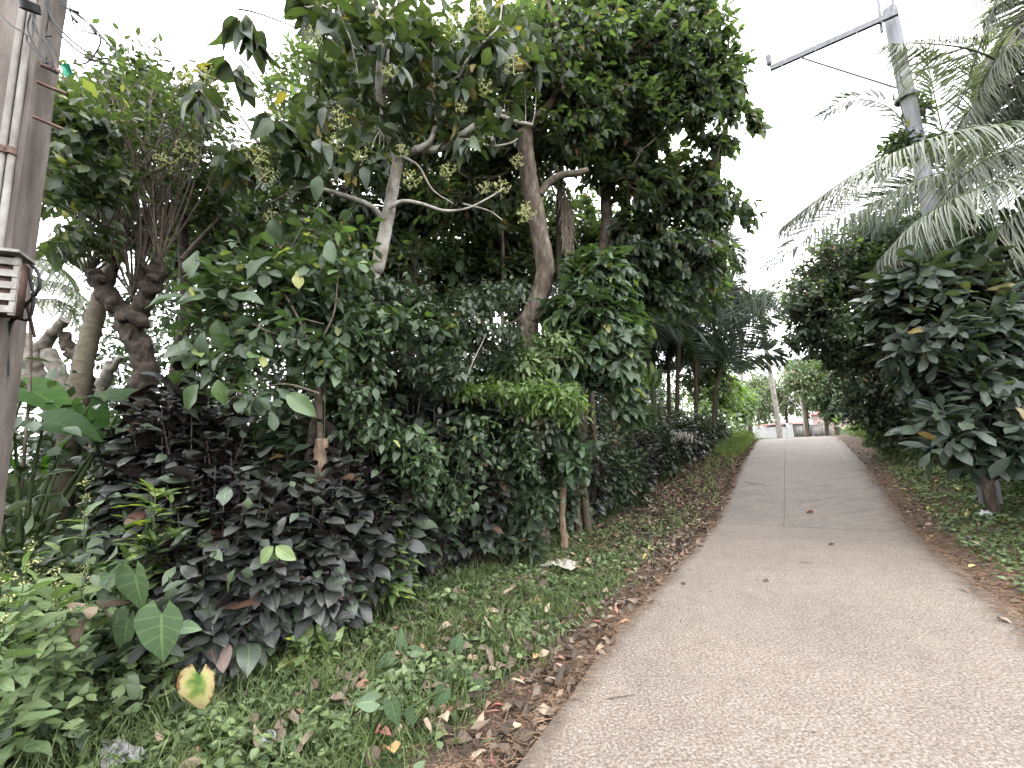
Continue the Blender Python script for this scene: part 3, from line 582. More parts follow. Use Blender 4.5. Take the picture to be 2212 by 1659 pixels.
# ================================================================== trees on the left
def pollard():
    b = gp(305, 985); b = at(306, 930, 4.7)
    b[2] = float(Hxy(b[0], b[1]))
    root = thing('pollarded_tree', 'gnarled dark pollarded tree forking into two knobbly fists full of thin shoots', 'tree', b)
    m = MB(); P = spline(np.vstack([b[None], px((306, 900), (305, 850), (312, 800), (300, 745), (282, 705), (268, 680), d=4.7)]), 46); k = len(P)
    r = np.interp(np.linspace(0, 1, k), [0, .15, .5, .75, .9, 1], [.15, .125, .115, .11, .135, .12])
    m.tubes(P, r[None], 18, rough=.34); m.build('trunk', BK['gnarl'], root)
    kn = []
    for pts, rr in (([(275, 690), (250, 660), (228, 625), (205, 597), (188, 588)], [.12, .10, .085, .09, .035]), ([(272, 692), (300, 660), (322, 620), (338, 585), (346, 560)], [.11, .095, .085, .10, .05]), ([(318, 625), (312, 590), (306, 562)], [.06, .05, .04]),
                    ([(300, 655), (292, 645), (285, 640)], [.05, .07, .03]), ([(226, 625), (236, 600), (244, 575)], [.06, .055, .04])):
        m = MB(); Q = spline(px(*pts, d=4.7), 26); m.tubes(Q, np.interp(np.linspace(0, 1, 26), np.linspace(0, 1, len(rr)), rr)[None]*(1+.05*np.sin(np.arange(26)*1.7))[None], 14, rough=.5, cap=True); m.build('limb', BK['gnarl'], root)
        kn.append(Q[-4:])
    for x, y in ((262, 690), (246, 650), (300, 690), (330, 600), (216, 605), (283, 722)):      # burrs
        m = MB(); c = at(x, y, 4.6); zz = np.linspace(-1, 1, 9); m.tubes(c+np.outer(zz, rng.normal(0, .06, 3)), (.055*np.sqrt(1-zz**2)+.004)[None], 10, rough=.5); m.build('burr', BK['gnarl'], root)
    kn = np.vstack(kn); n = 95; A = kn[rng.integers(0, len(kn), n)]
    x = rng.uniform(95, 480, n); y = 120+.0016*(x-270)**2+rng.uniform(0, 300, n)*rng.random(n); d = rng.uniform(4.1, 6, n)
    T_ = EYEP+(rt*((x-CX)/F)[:, None]-up*((y-CY)/F)[:, None]+fwd)*d[:, None]
    Pz = bez(A, T_, 12, .12, .12); m = MB(); m.tubes(Pz, np.linspace(.012, .0035, 12)[None]*np.ones((n, 1)), 5); m.build('shoots', BK['twig'], root)
    lm = MB()
    for i0, i1 in ((5, 8), (8, 10), (9, 11)): twig_leaves(lm, TM['elliptic', 'lo'], Pz[:, i0], Pz[:, i1]+rng.normal(0, .12, (n, 3)), 7, .09, .45, 1.2, .3, 0, special=.02)
    lm.build('leaves', LM['fine'], root)
pollard()
b_ = np.array([*at(330, 930, 6.6)[:2], 0]); b_[2] = float(Hxy(b_[0], b_[1]))
tree('slender_tree', 'slender small leaved tree with airy crown behind the pollarded tree', 'tree', b_, (np.vstack([b_[None], px((395, 720), (398, 600), (392, 470), (385, 380), d=6.4)]), .10, .05),
     [(px((397, 560), (430, 520), (478, 470), d=6.3), .05, .03), (px((390, 470), (380, 380), (340, 280), (300, 180), d=6.4), .045, .015), (px((390, 420), (430, 330), (450, 240), d=6.4), .04, .012)],
     [(300, 220, 110, 95, 6.3, .8), (285, 150, 60, 50, 6.2, .4), (420, 270, 110, 85, 6.5, .8), (200, 320, 110, 140, 6.5, .8), (360, 400, 150, 130, 7, 1), (150, 220, 50, 60, 6, .4), (470, 400, 70, 100, 6.5, .6)], 500, 'fine', 'gnarl', 11, .115, .5, 'elliptic', tw=.4, hole=.55, nsub=30, rad=.016)
b_ = np.array([*at(70, 900, 3.9)[:2], 0]); b_[2] = float(Hxy(b_[0], b_[1]))
tree('lobed_leaf_shoot', 'yellow green lobed leaf sprays hanging right behind the concrete post', 'sapling', b_, (np.vstack([b_[None], px((66, 800), (62, 600), (100, 420), (150, 320), d=3.9)]), .014, .006), [],
     [(160, 270, 55, 75, 3.9, .35), (215, 300, 60, 60, 4.0, .35), (130, 380, 40, 80, 3.9, .3), (200, 400, 70, 60, 4.1, .35), (150, 520, 70, 40, 4.2, .3)], 110, 'fine', 'brown', 9, .12, .75, 'lobed', 'mid', .3, .3, rad=.008, nsub=5, special=.05)
# ringed palm stem
b_ = at(140, 985, 4.3); b_[2] = float(Hxy(b_[0], b_[1]))
tp = at(310, 340, 6)
palm('ringed_palm', 'leaning young palm with pale ringed stem beside the elephant ear plant', b_, (np.vstack([b_[None]-UP*.05, px((150, 950, 4.3), (177, 800, 4.6), (207, 680, 5.0), (250, 540, 5.4)), tp[None]]),   .095, .08),
     crownfronds(tp, 6, 1.1), bark='palmbark', rings=17, n=40, L=.35, W=.03)
# stumps and pale limbs seen through the gap behind
def stump(name, label, pts, r0, r1, bark, d, rough=.35, cat='tree stump', extra=()):
    P = px(*pts, d=d); b = P[0].copy(); b[2] = min(b[2], float(Hxy(b[0], b[1]))); root = thing(name, label, cat, b)
    m = MB(); Q = spline(np.vstack([b[None], P]), 26); m.tubes(Q, np.linspace(r0, r1, 26)[None], 12, rough=rough, cap=True); m.build('trunk', BK[bark], root)
    for e, ra in extra:
        m = MB(); Q = spline(px(*e, d=d), 16); m.tubes(Q, np.linspace(ra, ra*.65, 16)[None], 10, rough=rough, cap=True); m.build('limb', BK[bark], root)
    return root
stump('pollard_stump', 'dark shredded pollard stump with two ragged prongs behind the ringed palm', [(180, 860), (178, 800), (168, 770), (150, 745), (138, 722)], .13, .07, 'gnarl', 6.2, .6, extra=[([(172, 780), (182, 740), (188, 700), (192, 670)], .07), ([(160, 760), (150, 770), (140, 765)], .05)])
stump('pale_stump', 'pale lichen grey trunk cut off at an angle in the bright gap behind the post', [(135, 860), (122, 800), (104, 757)], .16, .11, 'lichen', 7.5, .2)
stump('forked_trunk', 'pale mossy twisted trunk with a raised limb nearest the concrete post', [(122, 880), (85, 840), (70, 790), (75, 755)], .2, .17, 'lichen', 8.0, .35, 'tree', extra=[([(80, 760), (110, 720), (140, 690)], .12), ([(78, 765), (60, 740), (52, 720)], .1)])
stump('mossy_limb', 'pale mossy forked limb rising between the ringed palm and pollarded tree', [(215, 860), (228, 820), (240, 780)], .12, .07, 'lichen', 7.2, .25, 'tree', extra=[([(226, 830), (240, 800), (262, 770)], .07)])
c0 = at(20, 560, 12); cb = c0.copy(); cb[2] = float(Hxy(cb[0], cb[1]))
palm('coconut_palm', 'bright distant coconut fronds filling the gap behind the concrete post', cb, (np.array([cb, c0]), .16, .12), [px((20, 560), (90, 560), (140, 590), (180, 660), d=12), px((20, 560), (80, 600), (150, 620), (230, 690), d=12), px((20, 565), (70, 640), (130, 650), (170, 700), d=11.8), px((20, 565), (110, 545), (180, 560), (240, 600), d=12.3)], leaf='coco', L=1.0, W=.05, n=60, droop=.9, r0=.03)
# ------------------------------------------------ flowering broad-leaved tree
b_ = np.array([*at(795, 700, 6.2)[:2], 0]); b_[2] = float(Hxy(b_[0], b_[1]))
D = 6.1
ftree = tree('flowering_tree', 'pale barked crooked tree with large drooping leaves and yellow green flower sprays', 'tree', b_,
     (np.vstack([b_[None], px((800, 650), (818, 570), (832, 500), (845, 430), (858, 360), (862, 340), d=D)]), .115, .07),
     [(px((858, 350, D), (850, 320, D), (830, 270, 5.9), (818, 190, 5.8), (822, 100, 5.7), (815, 20, 5.6), (800, -50, 5.5)), .065, .03), (px((822, 110, 5.7), (840, 60, 5.7), (856, -20, 5.7)), .035, .02), (px((820, 190), (838, 120), (845, 40), (840, -30), d=5.8), .035, .02),
      (px((858, 350, D), (876, 335, D), (905, 322, 6), (945, 322, 6), (1000, 290, 6), (1040, 262, 6), (1075, 250, 6), (1110, 262, 6.1), (1150, 270, 6.2)), .07, .025), (px((900, 325), (932, 300), (945, 230), (935, 160), (938, 90), (930, 20), d=5.9), .045, .012), (px((945, 190), (985, 170), (1010, 130), (1040, 95), (1075, 60), (1085, 10), d=5.9), .03, .01),
      (px((870, 350), (868, 300), (878, 240), (880, 190), d=6.2), .045, .02), (px((880, 195), (920, 175), (935, 160), d=6.2), .02, .01), (px((825, 470, 6.1), (800, 445, 6), (750, 425, 5.8), (690, 408, 5.6), (640, 402, 5.4), (590, 350, 5.2), (560, 310, 5), (520, 250, 4.9)), .05, .012), (px((635, 400, 5.4), (625, 330, 5.3), (600, 240, 5.2), (560, 190, 5.1)), .025, .008),
      (px((838, 450), (870, 435), (910, 440), (960, 455), (1010, 450), (1060, 425), (1090, 405), d=5.9), .035, .008), (px((955, 300), (1010, 302), (1060, 315), (1100, 310), (1118, 300), d=5.9), .018, .01), (px((870, 338), (905, 360), (935, 410), (980, 440), d=5.9), .02, .006), (px((1000, 440), (1055, 455), (1085, 475), d=5.9), .012, .006),
      (px((640, 402), (600, 430), (560, 440), d=5.3), .018, .006), (px((560, 310), (500, 300), (440, 260), d=5), .012, .004)],
     [(820, 80, 170, 90, 5.8, .7), (960, 130, 130, 110, 6, .7), (730, 210, 90, 85, 5.5, .5), (1080, 120, 90, 110, 6.1, .6), (640, 330, 90, 80, 5.2, .5), (760, 330, 80, 60, 5.7, .4), (1050, 260, 90, 60, 6, .5), (520, 330, 60, 50, 4.9, .3), (430, 210, 50, 40, 4.8, .2), (900, 260, 110, 60, 5.9, .5), (700, 40, 90, 50, 5.2, .4), (620, 470, 90, 40, 5.3, .3, .6)], 185, 'big', 'pale', 6, .22, .52, 'ovate', 'mid', .28, .3, rad=.02, nsub=26, special=.05, spread=1.3, droop=.45, curl=.3, sag=-.03)
lm = MB()
for (x, y, d, n) in ((520, 35, 4.0, 9), (545, 60, 4.1, 7), (505, 140, 4.2, 5), (520, 152, 4.2, 3), (590, 255, 4.6, 5), (800, 150, 4.9, 5), (855, 140, 4.9, 3), (690, 300, 4.6, 4), (430, 205, 4.4, 6), (1010, 300, 5.4, 6), (1150, 130, 5.8, 6)):
    c = at(x, y, d); th = rng.uniform(0, 6.28, n); dd = nz(np.stack([np.cos(th)*.55, np.sin(th)*.55, -np.ones(n)*.8+rng.normal(0, .3, n)], -1)); lm.leaves(TM['ovate', 'hi'], c+dd*.05, dd, rng.normal(0, .5, (n, 3))+UP*.6-fwd*.4, rng.uniform(.24, .36, n), rng.uniform(.13, .19, n), .3, .2, None, .02)
lm.build('hanging_leaves', LM['big'], ftree)
m = MB(); m.tubes(np.stack([spline(px((640, 60, 5), (590, 40, 4.4), (545, 25, 4.05), (515, 20, 4)), 10), spline(px((600, 240, 5.1), (570, 190, 4.6), (540, 150, 4.3), (515, 125, 4.2)), 10), spline(px((560, 310, 5), (510, 270, 4.7), (470, 235, 4.5), (430, 195, 4.4)), 10)]), .008, 5); m.build('branches', BK['twig'], ftree)
def panicle():
    m = MB(); n = 11; th = np.arange(n)*2.4; A = np.outer(np.linspace(0, .16, n), UP); d = np.stack([np.cos(th), np.sin(th), .4+0*th], -1); B_ = A+d*np.linspace(.11, .05, n)[:, None]
    m.tubes(np.stack([A, (A+B_)/2, B_], 1), .0022, 4, T=np.full(n, .1)); m.tubes(np.array([[0, 0, 0], [0, 0, .1], [.01, 0, .18]]), .004, 4)
    k = 110; i = rng.integers(0, n, k); p = A[i]+(B_[i]-A[i])*rng.uniform(.4, 1.1, k)[:, None]+rng.normal(0, .010, (k, 3)); m.leaves(TM['elliptic', 'min'], p, rng.normal(0, 1, (k, 3)), rng.normal(0, 1, (k, 3)), .019, .013, 0, 0)
    return m.build('flower_spray', LM['flower'], None)
pan = None
for (x, y, d) in ((972, 62, 5.2), (850, 158, 5.2), (1130, 455, 5.4), (1140, 470, 5.5), (880, 330, 5.4), (975, 370, 5.5), (1040, 410, 5.5), (1112, 352, 5.5), (690, 90, 5.), (715, 300, 5.), (560, 380, 5.0), (390, 330, 4.8), (405, 178, 4.5), (590, 475, 5.2), (735, 270, 5.1), (1020, 25, 5.6), (1110, 150, 5.7), (790, 330, 5.3), (1080, 405, 5.5), (900, 395, 5.4), (985, 225, 5.6), (1060, 190, 5.7), (440, 172, 4.5), (545, 345, 4.9), (370, 345, 4.7), (1045, 55, 5.6)):
    o = panicle() if pan is None else pan.copy()
    if pan is None: pan = o
    else: col.objects.link(o)
    o.parent = ftree; o.location = [float(q_) for q_ in at(x, y+10, d-.45)-np.array(ftree.location)]; o.rotation_euler = (rng.normal(0, .5), rng.normal(0, .5), rng.uniform(0, 6)); s_ = rng.uniform(.8, 1.25); o.scale = (s_, s_, s_)
# ------------------------------------------------ second trunk and the heart-leaf canopy
b_ = np.array([*at(1142, 760, 7.2)[:2], 0]); b_[2] = float(Hxy(b_[0], b_[1]))
D = 7.2
tree('curved_trunk_tree', 'tall tree with stout S-curved brown trunk in the middle of the canopy', 'tree', b_,
     (np.vstack([b_[None], px((1143, 745), (1150, 680), (1168, 630), (1178, 580), (1168, 520), (1158, 460), (1145, 400), (1137, 340), (1133, 285), d=D)]), .18, .135),
     [(px((1166, 420), (1185, 395), (1215, 378), (1245, 375), (1270, 368), d=7.2), .07, .055), (px((1133, 290), (1160, 255), (1195, 215), (1215, 150), (1205, 70), (1180, 0), d=7.3), .09, .04), (px((1135, 300), (1100, 240), (1060, 150), (1020, 60), d=7.6), .07, .03), (px((1138, 340), (1080, 380), (1020, 385), (990, 370), d=7.8), .05, .02), (px((1150, 640), (1120, 690), (1085, 700), d=7.4), .03, .015)],
     [(1150, 120, 170, 130, 7.8, 1.1), (1230, 230, 120, 110, 7.8, 1.0), (1040, 270, 130, 120, 8.2, 1.1), (900, 200, 170, 160, 8.4, 1.2), (1260, 60, 110, 90, 7.8, 1), (1180, 330, 80, 60, 8, .7, .6), (1010, 420, 110, 70, 8.3, .9)], 1800, 'canopy', 'brown', 9, .13, .68, 'ovate', tw=.4, hole=.5, nsub=34, rad=.022, special=.012, droop=.6, sides=14)
b_ = np.array([*at(1225, 800, 9.6)[:2], 0]); b_[2] = float(Hxy(b_[0], b_[1]))
tree('heart_leaf_tree', 'spreading heart leaved tree forming the right edge of the canopy above the lane', 'tree', b_,
     (np.vstack([b_[None], px((1262, 720), (1292, 600), (1310, 500), (1308, 400), (1315, 300), (1335, 220), d=8.8)]), .16, .09),
     [(px((1335, 230), (1320, 160), (1290, 140), (1255, 130), (1225, 145), d=8.5), .07, .04), (px((1330, 235), (1380, 170), (1410, 90), (1420, 0), d=8.5), .07, .03), (px((1312, 440), (1360, 420), (1430, 400), (1500, 390), d=8.8), .06, .02), (px((1305, 560), (1350, 530), (1420, 520), (1480, 500), d=9), .05, .02), (px((1400, 100), (1470, 80), (1540, 110), (1600, 170), d=8.3), .035, .01), (px((1500, 390), (1560, 400), (1600, 430), d=8.6), .018, .006)],
     [(1470, 70, 110, 110, 8.2, 1.1), (1390, 200, 110, 130, 8.4, 1.2), (1510, 190, 85, 100, 8.3, .9), (1340, 330, 90, 110, 8.8, 1.1, .8), (1440, 400, 110, 80, 8.8, 1.0), (1530, 430, 65, 80, 8.8, .7), (1400, 520, 120, 80, 9.2, 1.0), (1500, 560, 70, 60, 9.2, .7), (1580, 190, 28, 75, 8.2, .4), (1630, 252, 18, 22, 8.3, .15), (1612, 462, 16, 20, 8.6, .15), (1545, 300, 40, 30, 8.5, .4), (1400, 640, 60, 50, 9.2, .5), (1330, 40, 90, 90, 8.3, 1)], 1900, 'canopy', 'brown', 10, .13, .78, 'heart', tw=.4, hole=.75, nsub=44, rad=.022, special=.010, droop=.7)
b_ = np.array([*at(1238, 1000, 7.7)[:2], 0]); b_[2] = float(Hxy(b_[0], b_[1]))
tree('trailing_vine_tree', 'bushy glossy vine covered tree with a few orange leaves spilling over the hedge', 'tree', b_, (np.vstack([b_[None], px((1242, 930, 7.6), (1248, 820, 7.3), (1260, 720, 6.9))]), .06, .05), [(px((1250, 760), (1300, 720), (1350, 760), d=6.6), .03, .01)],
     [(1270, 670, 95, 55, 6.7, .5), (1330, 720, 70, 65, 6.6, .5), (1240, 780, 80, 60, 6.5, .4), (1340, 810, 45, 60, 6.5, .35), (1350, 870, 30, 35, 6.4, .25), (1190, 800, 60, 45, 6.3, .4), (1290, 600, 80, 50, 7, .5)], 620, 'vine', 'brown', 9, .145, .8, 'heart', 'mid', .3, .25, rad=.012, nsub=16, special=.03, droop=.7)
# ------------------------------------------------ trees and palms standing behind
bgl = ['deep shaded tree crown behind the pale barked flowering tree', 'dark mid-height tree between the flowering tree and the S-curved trunk', 'shaded leafy tree standing behind the S-curved trunk', 'shaded tree filling the gap under the heart leaved canopy', 'dark tree behind the big green leaved bush at left', 'dark bushy tree low behind the middle of the hedge', 'dark leafy tree behind the areca palm clump']
for lab, bl, tx, ty, d, n in zip(bgl, [[(720, 260, 160, 190, 10, 1.5), (620, 400, 130, 110, 10, 1.2)], [(930, 420, 150, 110, 10.5, 1.4), (820, 500, 120, 80, 10.5, 1.2)], [(1090, 480, 140, 120, 11, 1.5), (1230, 520, 110, 110, 11, 1.4)], [(1340, 560, 150, 110, 12, 1.6), (1480, 610, 90, 80, 12, 1.2)], [(520, 480, 130, 110, 9, 1.2), (420, 560, 80, 60, 9, .8), (640, 570, 110, 70, 9, 1)], [(880, 590, 150, 75, 9, 1), (1060, 600, 130, 80, 9.5, 1), (780, 560, 90, 60, 9, .8)], [(1390, 720, 110, 90, 17, 1.8), (1530, 790, 80, 70, 19, 1.6), (1330, 640, 90, 60, 15, 1.5)]], (700, 925, 1095, 1330, 500, 870, 1400), (700, 700, 700, 720, 760, 760, 850), (10, 10.5, 11, 12, 9, 9, 17), (480, 430, 480, 520, 420, 650, 800)):
    b_ = np.array([*at(tx, ty, d)[:2], 0]); b_[2] = float(Hxy(b_[0], b_[1])); c_ = bl[0]
    tree('shade_tree', lab, 'tree', b_, (np.vstack([b_[None], px((tx+8, 640), (tx-6, 560), (c_[0], c_[1]+20), d=d)]), .12, .05), [(px((tx, 560), (bl[1][0], bl[1][1]), d=d), .05, .02)], bl, int(n*1.5), 'canopy', 'brown', 10, .155, .6, 'ovate', tw=.45, hole=.7, nsub=14, rad=.02, special=.015)
poles_ = [(1085, 690, 1080, 430, 8.6, .045, 'thin straight sapling trunk just left of the S-curved trunk'), (1120, 700, 1110, 520, 9.3, .06, 'second bare trunk showing behind the S-curved trunk'), (960, 640, 955, 470, 9.5, .04, 'thin pole-like trunk in the shade left of the canopy middle'), (890, 620, 905, 480, 9.8, .035, 'faint slim trunk right behind the pale barked tree')]
for x0, y0, x1, y1, d, r, lab in poles_:
    b_ = np.array([*at(x0, y0, d)[:2], 0]); b_[2] = float(Hxy(b_[0], b_[1]))
    tree('sapling', lab, 'sapling', b_, (np.vstack([b_[None], px((x0, y0), ((x0+x1)/2+4, (y0+y1)/2), (x1, y1), d=d)]), r, r*.7), [], [(x1, y1-30, 50, 50, d, .5)], 35, 'canopy', 'brown', 8, .17, .6, 'ovate', rad=.012, nsub=4)
t0 = at(1212, 330, 8.6); b_ = np.array([t0[0], t0[1], float(Hxy(t0[0], t0[1]))])
palm('fan_palm', 'slim grey palm trunk with dead brown fronds hanging beside it', b_, (np.array([b_, at(1210, 600, 8.6), t0]), .075, .06), crownfronds(t0, 7, 1.5), L=.5, n=46, bark='palmbark')
m = MB(); mr = MB()
for i in range(4): frond(mr, m, px((1205+4*i, 370), (1214+5*i, 430), (1220+4*i, 500), (1222+7*i, 545+8*i), d=8.4+.05*i), .012, 40, .45, .018, .35, .9, T=.2, ragged=.2)
single(m, 'dead_frond', noisemat('dry_frond', (.14, .11, .085), (.30, .25, .20), 20), 'dry grey brown palm frond hanging limp below the slim palm', 'dead frond')
for x, y, d, lab, nf, R in ((640, 480, 9.5, 'feathery dark palm fanning out left of the pale barked trunk', 11, 2.0), (880, 520, 10, 'dark feathery palm behind the middle of the thicket', 10, 1.9), (1255, 640, 9.3, 'low dark palm just right of the S-curved trunk', 9, 1.4), (740, 560, 8.8, 'low feathery palm under the pale barked tree', 9, 1.5)):
    t0 = at(x, y, d); b_ = np.array([t0[0], t0[1], float(Hxy(t0[0], t0[1]))]); palm('feather_palm', lab, b_, (np.array([b_, (b_+t0)/2+[.05, 0, 0], t0]), .07, .06), crownfronds(t0, nf, R), L=.5, W=.028, n=50, droop=.4)
# areca clump by the lane
D = 16
for i, (bx, tx, ty, fr, lab) in enumerate([(1495, 1512, 565, [[(1512, 565), (1540, 520), (1580, 530), (1602, 580)], [(1512, 565), (1490, 520), (1460, 520), (1440, 560)], [(1512, 565), (1550, 560), (1585, 600), (1600, 660)], [(1512, 565), (1480, 560), (1455, 600), (1448, 660)], [(1512, 565), (1525, 600), (1560, 640), (1575, 700)], [(1512, 565), (1500, 620), (1480, 660), (1470, 720)], [(1512, 565), (1515, 530), (1530, 500), (1560, 490)]], 'tallest slim areca palm stem by the lane, crown drooping'),
     (1438, 1450, 650, [[(1450, 650), (1430, 610), (1400, 620), (1380, 660)], [(1450, 650), (1480, 620), (1520, 640), (1540, 690)], [(1450, 650), (1430, 680), (1405, 720), (1395, 770)], [(1450, 650), (1470, 690), (1500, 730), (1515, 790)], [(1450, 650), (1450, 610), (1470, 580), (1500, 590)]], 'shorter areca palm with low crown at left of the clump'),
     (1530, 1560, 800, [[(1560, 800), (1590, 740), (1640, 690), (1715, 655)], [(1560, 800), (1570, 720), (1610, 660), (1660, 640)], [(1560, 800), (1530, 730), (1500, 700), (1460, 700)], [(1560, 800), (1545, 720), (1550, 650), (1580, 610)], [(1560, 800), (1600, 770), (1650, 760), (1690, 770)], [(1560, 800), (1520, 760), (1480, 760), (1440, 790)]], 'low palm arching one long dark frond over the lane')]):
    b_ = np.array([*at(bx, 900, D)[:2], 0]); b_[2] = float(Hxy(b_[0], b_[1]))
    palm('areca_palm', lab, b_, (np.vstack([b_[None], px(((bx+tx)/2, 760 if i < 2 else 850), (tx, ty), d=D)]), .075, .05), [px(*f, d=D+rng.normal(0, .3)) for f in fr], L=1.1, W=.06, n=70, droop=.5, r0=.03, face=.75)
for x, y, d, lab, nf, R in ((1400, 745, 15, 'bushy dark palm low behind the hedge, left of the areca clump', 11, 1.9), (1555, 690, 18, 'dark palm filling the gap right of the areca clump', 13, 2.3), (1470, 560, 15, 'upper dark palm crown behind the areca clump', 12, 2.0)):
    t0 = at(x, y, d); b_ = np.array([*at(x-20, 900, d)[:2], 0]); b_[2] = float(Hxy(b_[0], b_[1])); palm('feather_palm', lab, b_, (np.array([b_, (b_+t0)/2, t0]), .08, .06), crownfronds(t0, nf, R), L=.85, W=.05, n=56, droop=.6)
# banana by the hedge
b_ = np.array([*at(1405, 870, 12.5)[:2], 0]); b_[2] = float(Hxy(b_[0], b_[1])); root = thing('banana_plant', 'bright yellow green banana plant showing behind the far hedge', 'banana plant', b_)
m = MB(); m.tubes(np.vstack([b_[None], px((1408, 830), d=12.5)]), .07, 8); m.build('stem', BK['green'], root); m = MB()
for x, y, ln in ((1395, 800, .8), (1415, 805, .9), (1430, 820, .8), (1400, 840, .7), (1420, 850, .6)): p = at(1408, 845, 12.5); m.leaves(TM['elliptic', 'hi'], p, nz(at(x, y-35, 12.5)-p), -fwd+rng.normal(0, .3, 3), ln, .3, .2, .2)
m.build('leaves', LM['bright'], root)
# ================================================================== big-leaf bush in front, hedge, vines
b_ = np.array([*at(700, 900, 4.2)[:2], 0]); b_[2] = float(Hxy(b_[0], b_[1]))
jf = tree('broad_leaf_bush', 'sprawling bush with very large fresh green leaves over the left of the hedge', 'shrub', b_, (np.vstack([b_[None], px((690, 860), (670, 740), d=4.2)]), .035, .022),
     [(px((670, 740), (600, 725), (520, 690), (440, 680), d=4.0), .02, .008), (px((668, 745), (640, 680), (600, 620), (540, 600), d=4.1), .018, .006), (px((690, 850), (620, 830), (560, 840), (470, 870), d=3.9), .012, .006), (px((680, 760), (720, 680), (730, 600), d=4.2), .014, .006), (px((600, 725), (640, 690), (700, 700), d=4.0), .01, .005)],
     [(460, 650, 80, 70, 4.0, .3), (530, 590, 90, 55, 4.1, .35), (480, 760, 90, 60, 3.9, .3), (620, 600, 90, 60, 4.3, .4), (600, 700, 90, 60, 4.1, .3), (740, 580, 60, 40, 4.4, .3), (560, 850, 60, 25, 3.8, .2, .5), (700, 520, 90, 50, 4.6, .3)], 120, 'vine', 'brown', 6, .15, .5, 'obovate', 'hi', .25, .1, rad=.008, nsub=12, special=.05, spread=1.2, droop=.35, curl=.25)
lm = MB()
for (x, y, d, L_, dx, dy, T_) in ((418, 600, 3.7, .30, -.1, -1, .6), (445, 640, 3.7, .34, -1, -.1, .7), (535, 605, 3.8, .28, .5, -.8, .5), (470, 690, 3.6, .28, .4, 1, .4), (440, 715, 3.6, .28, .1, 1, .3), (420, 750, 3.6, .32, -1, .1, .6), (470, 820, 3.5, .22, .1, .9, .8), (430, 830, 3.5, .27, -.7, .8, .7), (620, 850, 3.6, .30, 1, .5, .75), (395, 640, 3.7, .3, -1, .2, .5), (500, 640, 3.7, .3, 1, -.1, .5), (720, 570, 4, .26, .1, -1, .6), (590, 470, 4.6, .3, .2, 1, .4), (690, 380, 4.6, .27, -.3, 1, .5)):
    v = rt*dx-up*dy; lm.leaves(TM['elliptic', 'hi'], at(x, y, d), v+rng.normal(0, .15, 3), -fwd*.8+UP*.7+rng.normal(0, .2, 3), L_, L_*.52, .25, .2, T_)
lm.build('large_leaves', LM['vine'], jf)
HG = 'plants of the roadside hedge'
hedge = [(1.6, -5.0, 1.8, .42, 'purple', 'dark purple shrub at the near left end of the hedge by the ringed palm'), (1.75, -4.35, 1.5, .4, 'purple', 'dark purple shrub just right of the yellow speckled croton at the hedge end'), (1.7, -3.8, 1.35, .45, 'purple', 'blackish shrub behind the small taro plant'), (2.1, -3.7, 1.3, .45, 'purple', 'glossy dark shrub bulging furthest onto the verge, with a bright green twin leaf'),
    (2.6, -3.75, 1.5, .45, 'purple', 'dark purple shrub directly in front of the broken stump'), (1.7, -4.6, 1.95, .5, 'purple', 'tall dark shrub below the large green leaves at left'), (2.5, -4.5, 1.9, .5, 'hedge', 'green shrub behind the broken stump'), (3.2, -3.85, 2.1, .5, 'purple', 'dark shrub right of the broken stump'), (3.85, -3.9, 2.5, .5, 'purple', 'dark shrub hung with the rounded ivy patch in the hedge'),
    (3.5, -4.8, 3.5, .65, 'hedge', 'tall green vine tangled shrub left of the hedge middle'), (4.4, -4.7, 4.0, .75, 'purple', 'tallest dark shrub at the middle of the hedge'), (4.6, -3.8, 2.4, .5, 'purple', 'dark purple shrub under the bright trailing vine, left part'), (5.3, -3.75, 2.2, .5, 'hedge', 'dark green shrub under the bright trailing vine, right part'), (5.5, -4.8, 3.8, .75, 'hedge', 'tall mixed green shrub below the S-curved trunk'),
    (6.1, -3.7, 2.15, .5, 'hedge', 'green shrub beside the leaning dead post'), (6.7, -4.6, 3.0, .6, 'hedge', 'green shrub behind the leaning dead post'), (7.0, -3.7, 1.9, .5, 'hedge', 'dense green shrub just beyond the leaning dead post'), (7.9, -3.6, 1.9, .55, 'purple', 'dark shrub below the vine covered tree'), (8.9, -3.5, 1.9, .55, 'hedge', 'dark shrub left of the areca palms'), (9.9, -3.5, 1.85, .55, 'hedge', 'green shrub at the foot of the shorter areca palm'),
    (11.0, -3.45, 1.8, .55, 'purple', 'dark shrub at the foot of the tallest areca palm'), (12.2, -3.3, 1.75, .55, 'hedge', 'dark shrub near the foot of the low arching palm'), (13.5, -3.2, 1.7, .6, 'hedge', 'green shrub with grey dead frond leaning on it'), (15, -3.1, 1.6, .6, 'purple', 'dark shrub where the lane climbs, beyond the dead frond'), (16.6, -3.0, 1.5, .6, 'hedge', 'leafy shrub towards the far end of the left hedge'), (18.4, -2.95, 1.4, .6, 'hedge', 'second last shrub of the left hedge before the crest'), (20.4, -2.9, 1.25, .6, 'vine', 'last pale green shrub of the left hedge at the crest')]
for i, (s_, t_, h_, r_, lf, lab) in enumerate(hedge):
    near = s_ < 6.5
    shrub('hedge_shrub', lab, s_, t_, h_*1.12, r_*1.12, 'mixed' if lf == 'purple' and 3 < s_ < 9 else lf, 'elliptic', (.16 if near else .13), .60, 105 if near else 90, 16 if near else 14, 'hi' if s_ < 3 else ('mid' if near else 'lo'), 'purple' if lf == 'purple' else 'green', HG, droop=.38, special=.035, top=.5 if h_ < 2.5 else .8)
fill = MB(); n = 9000
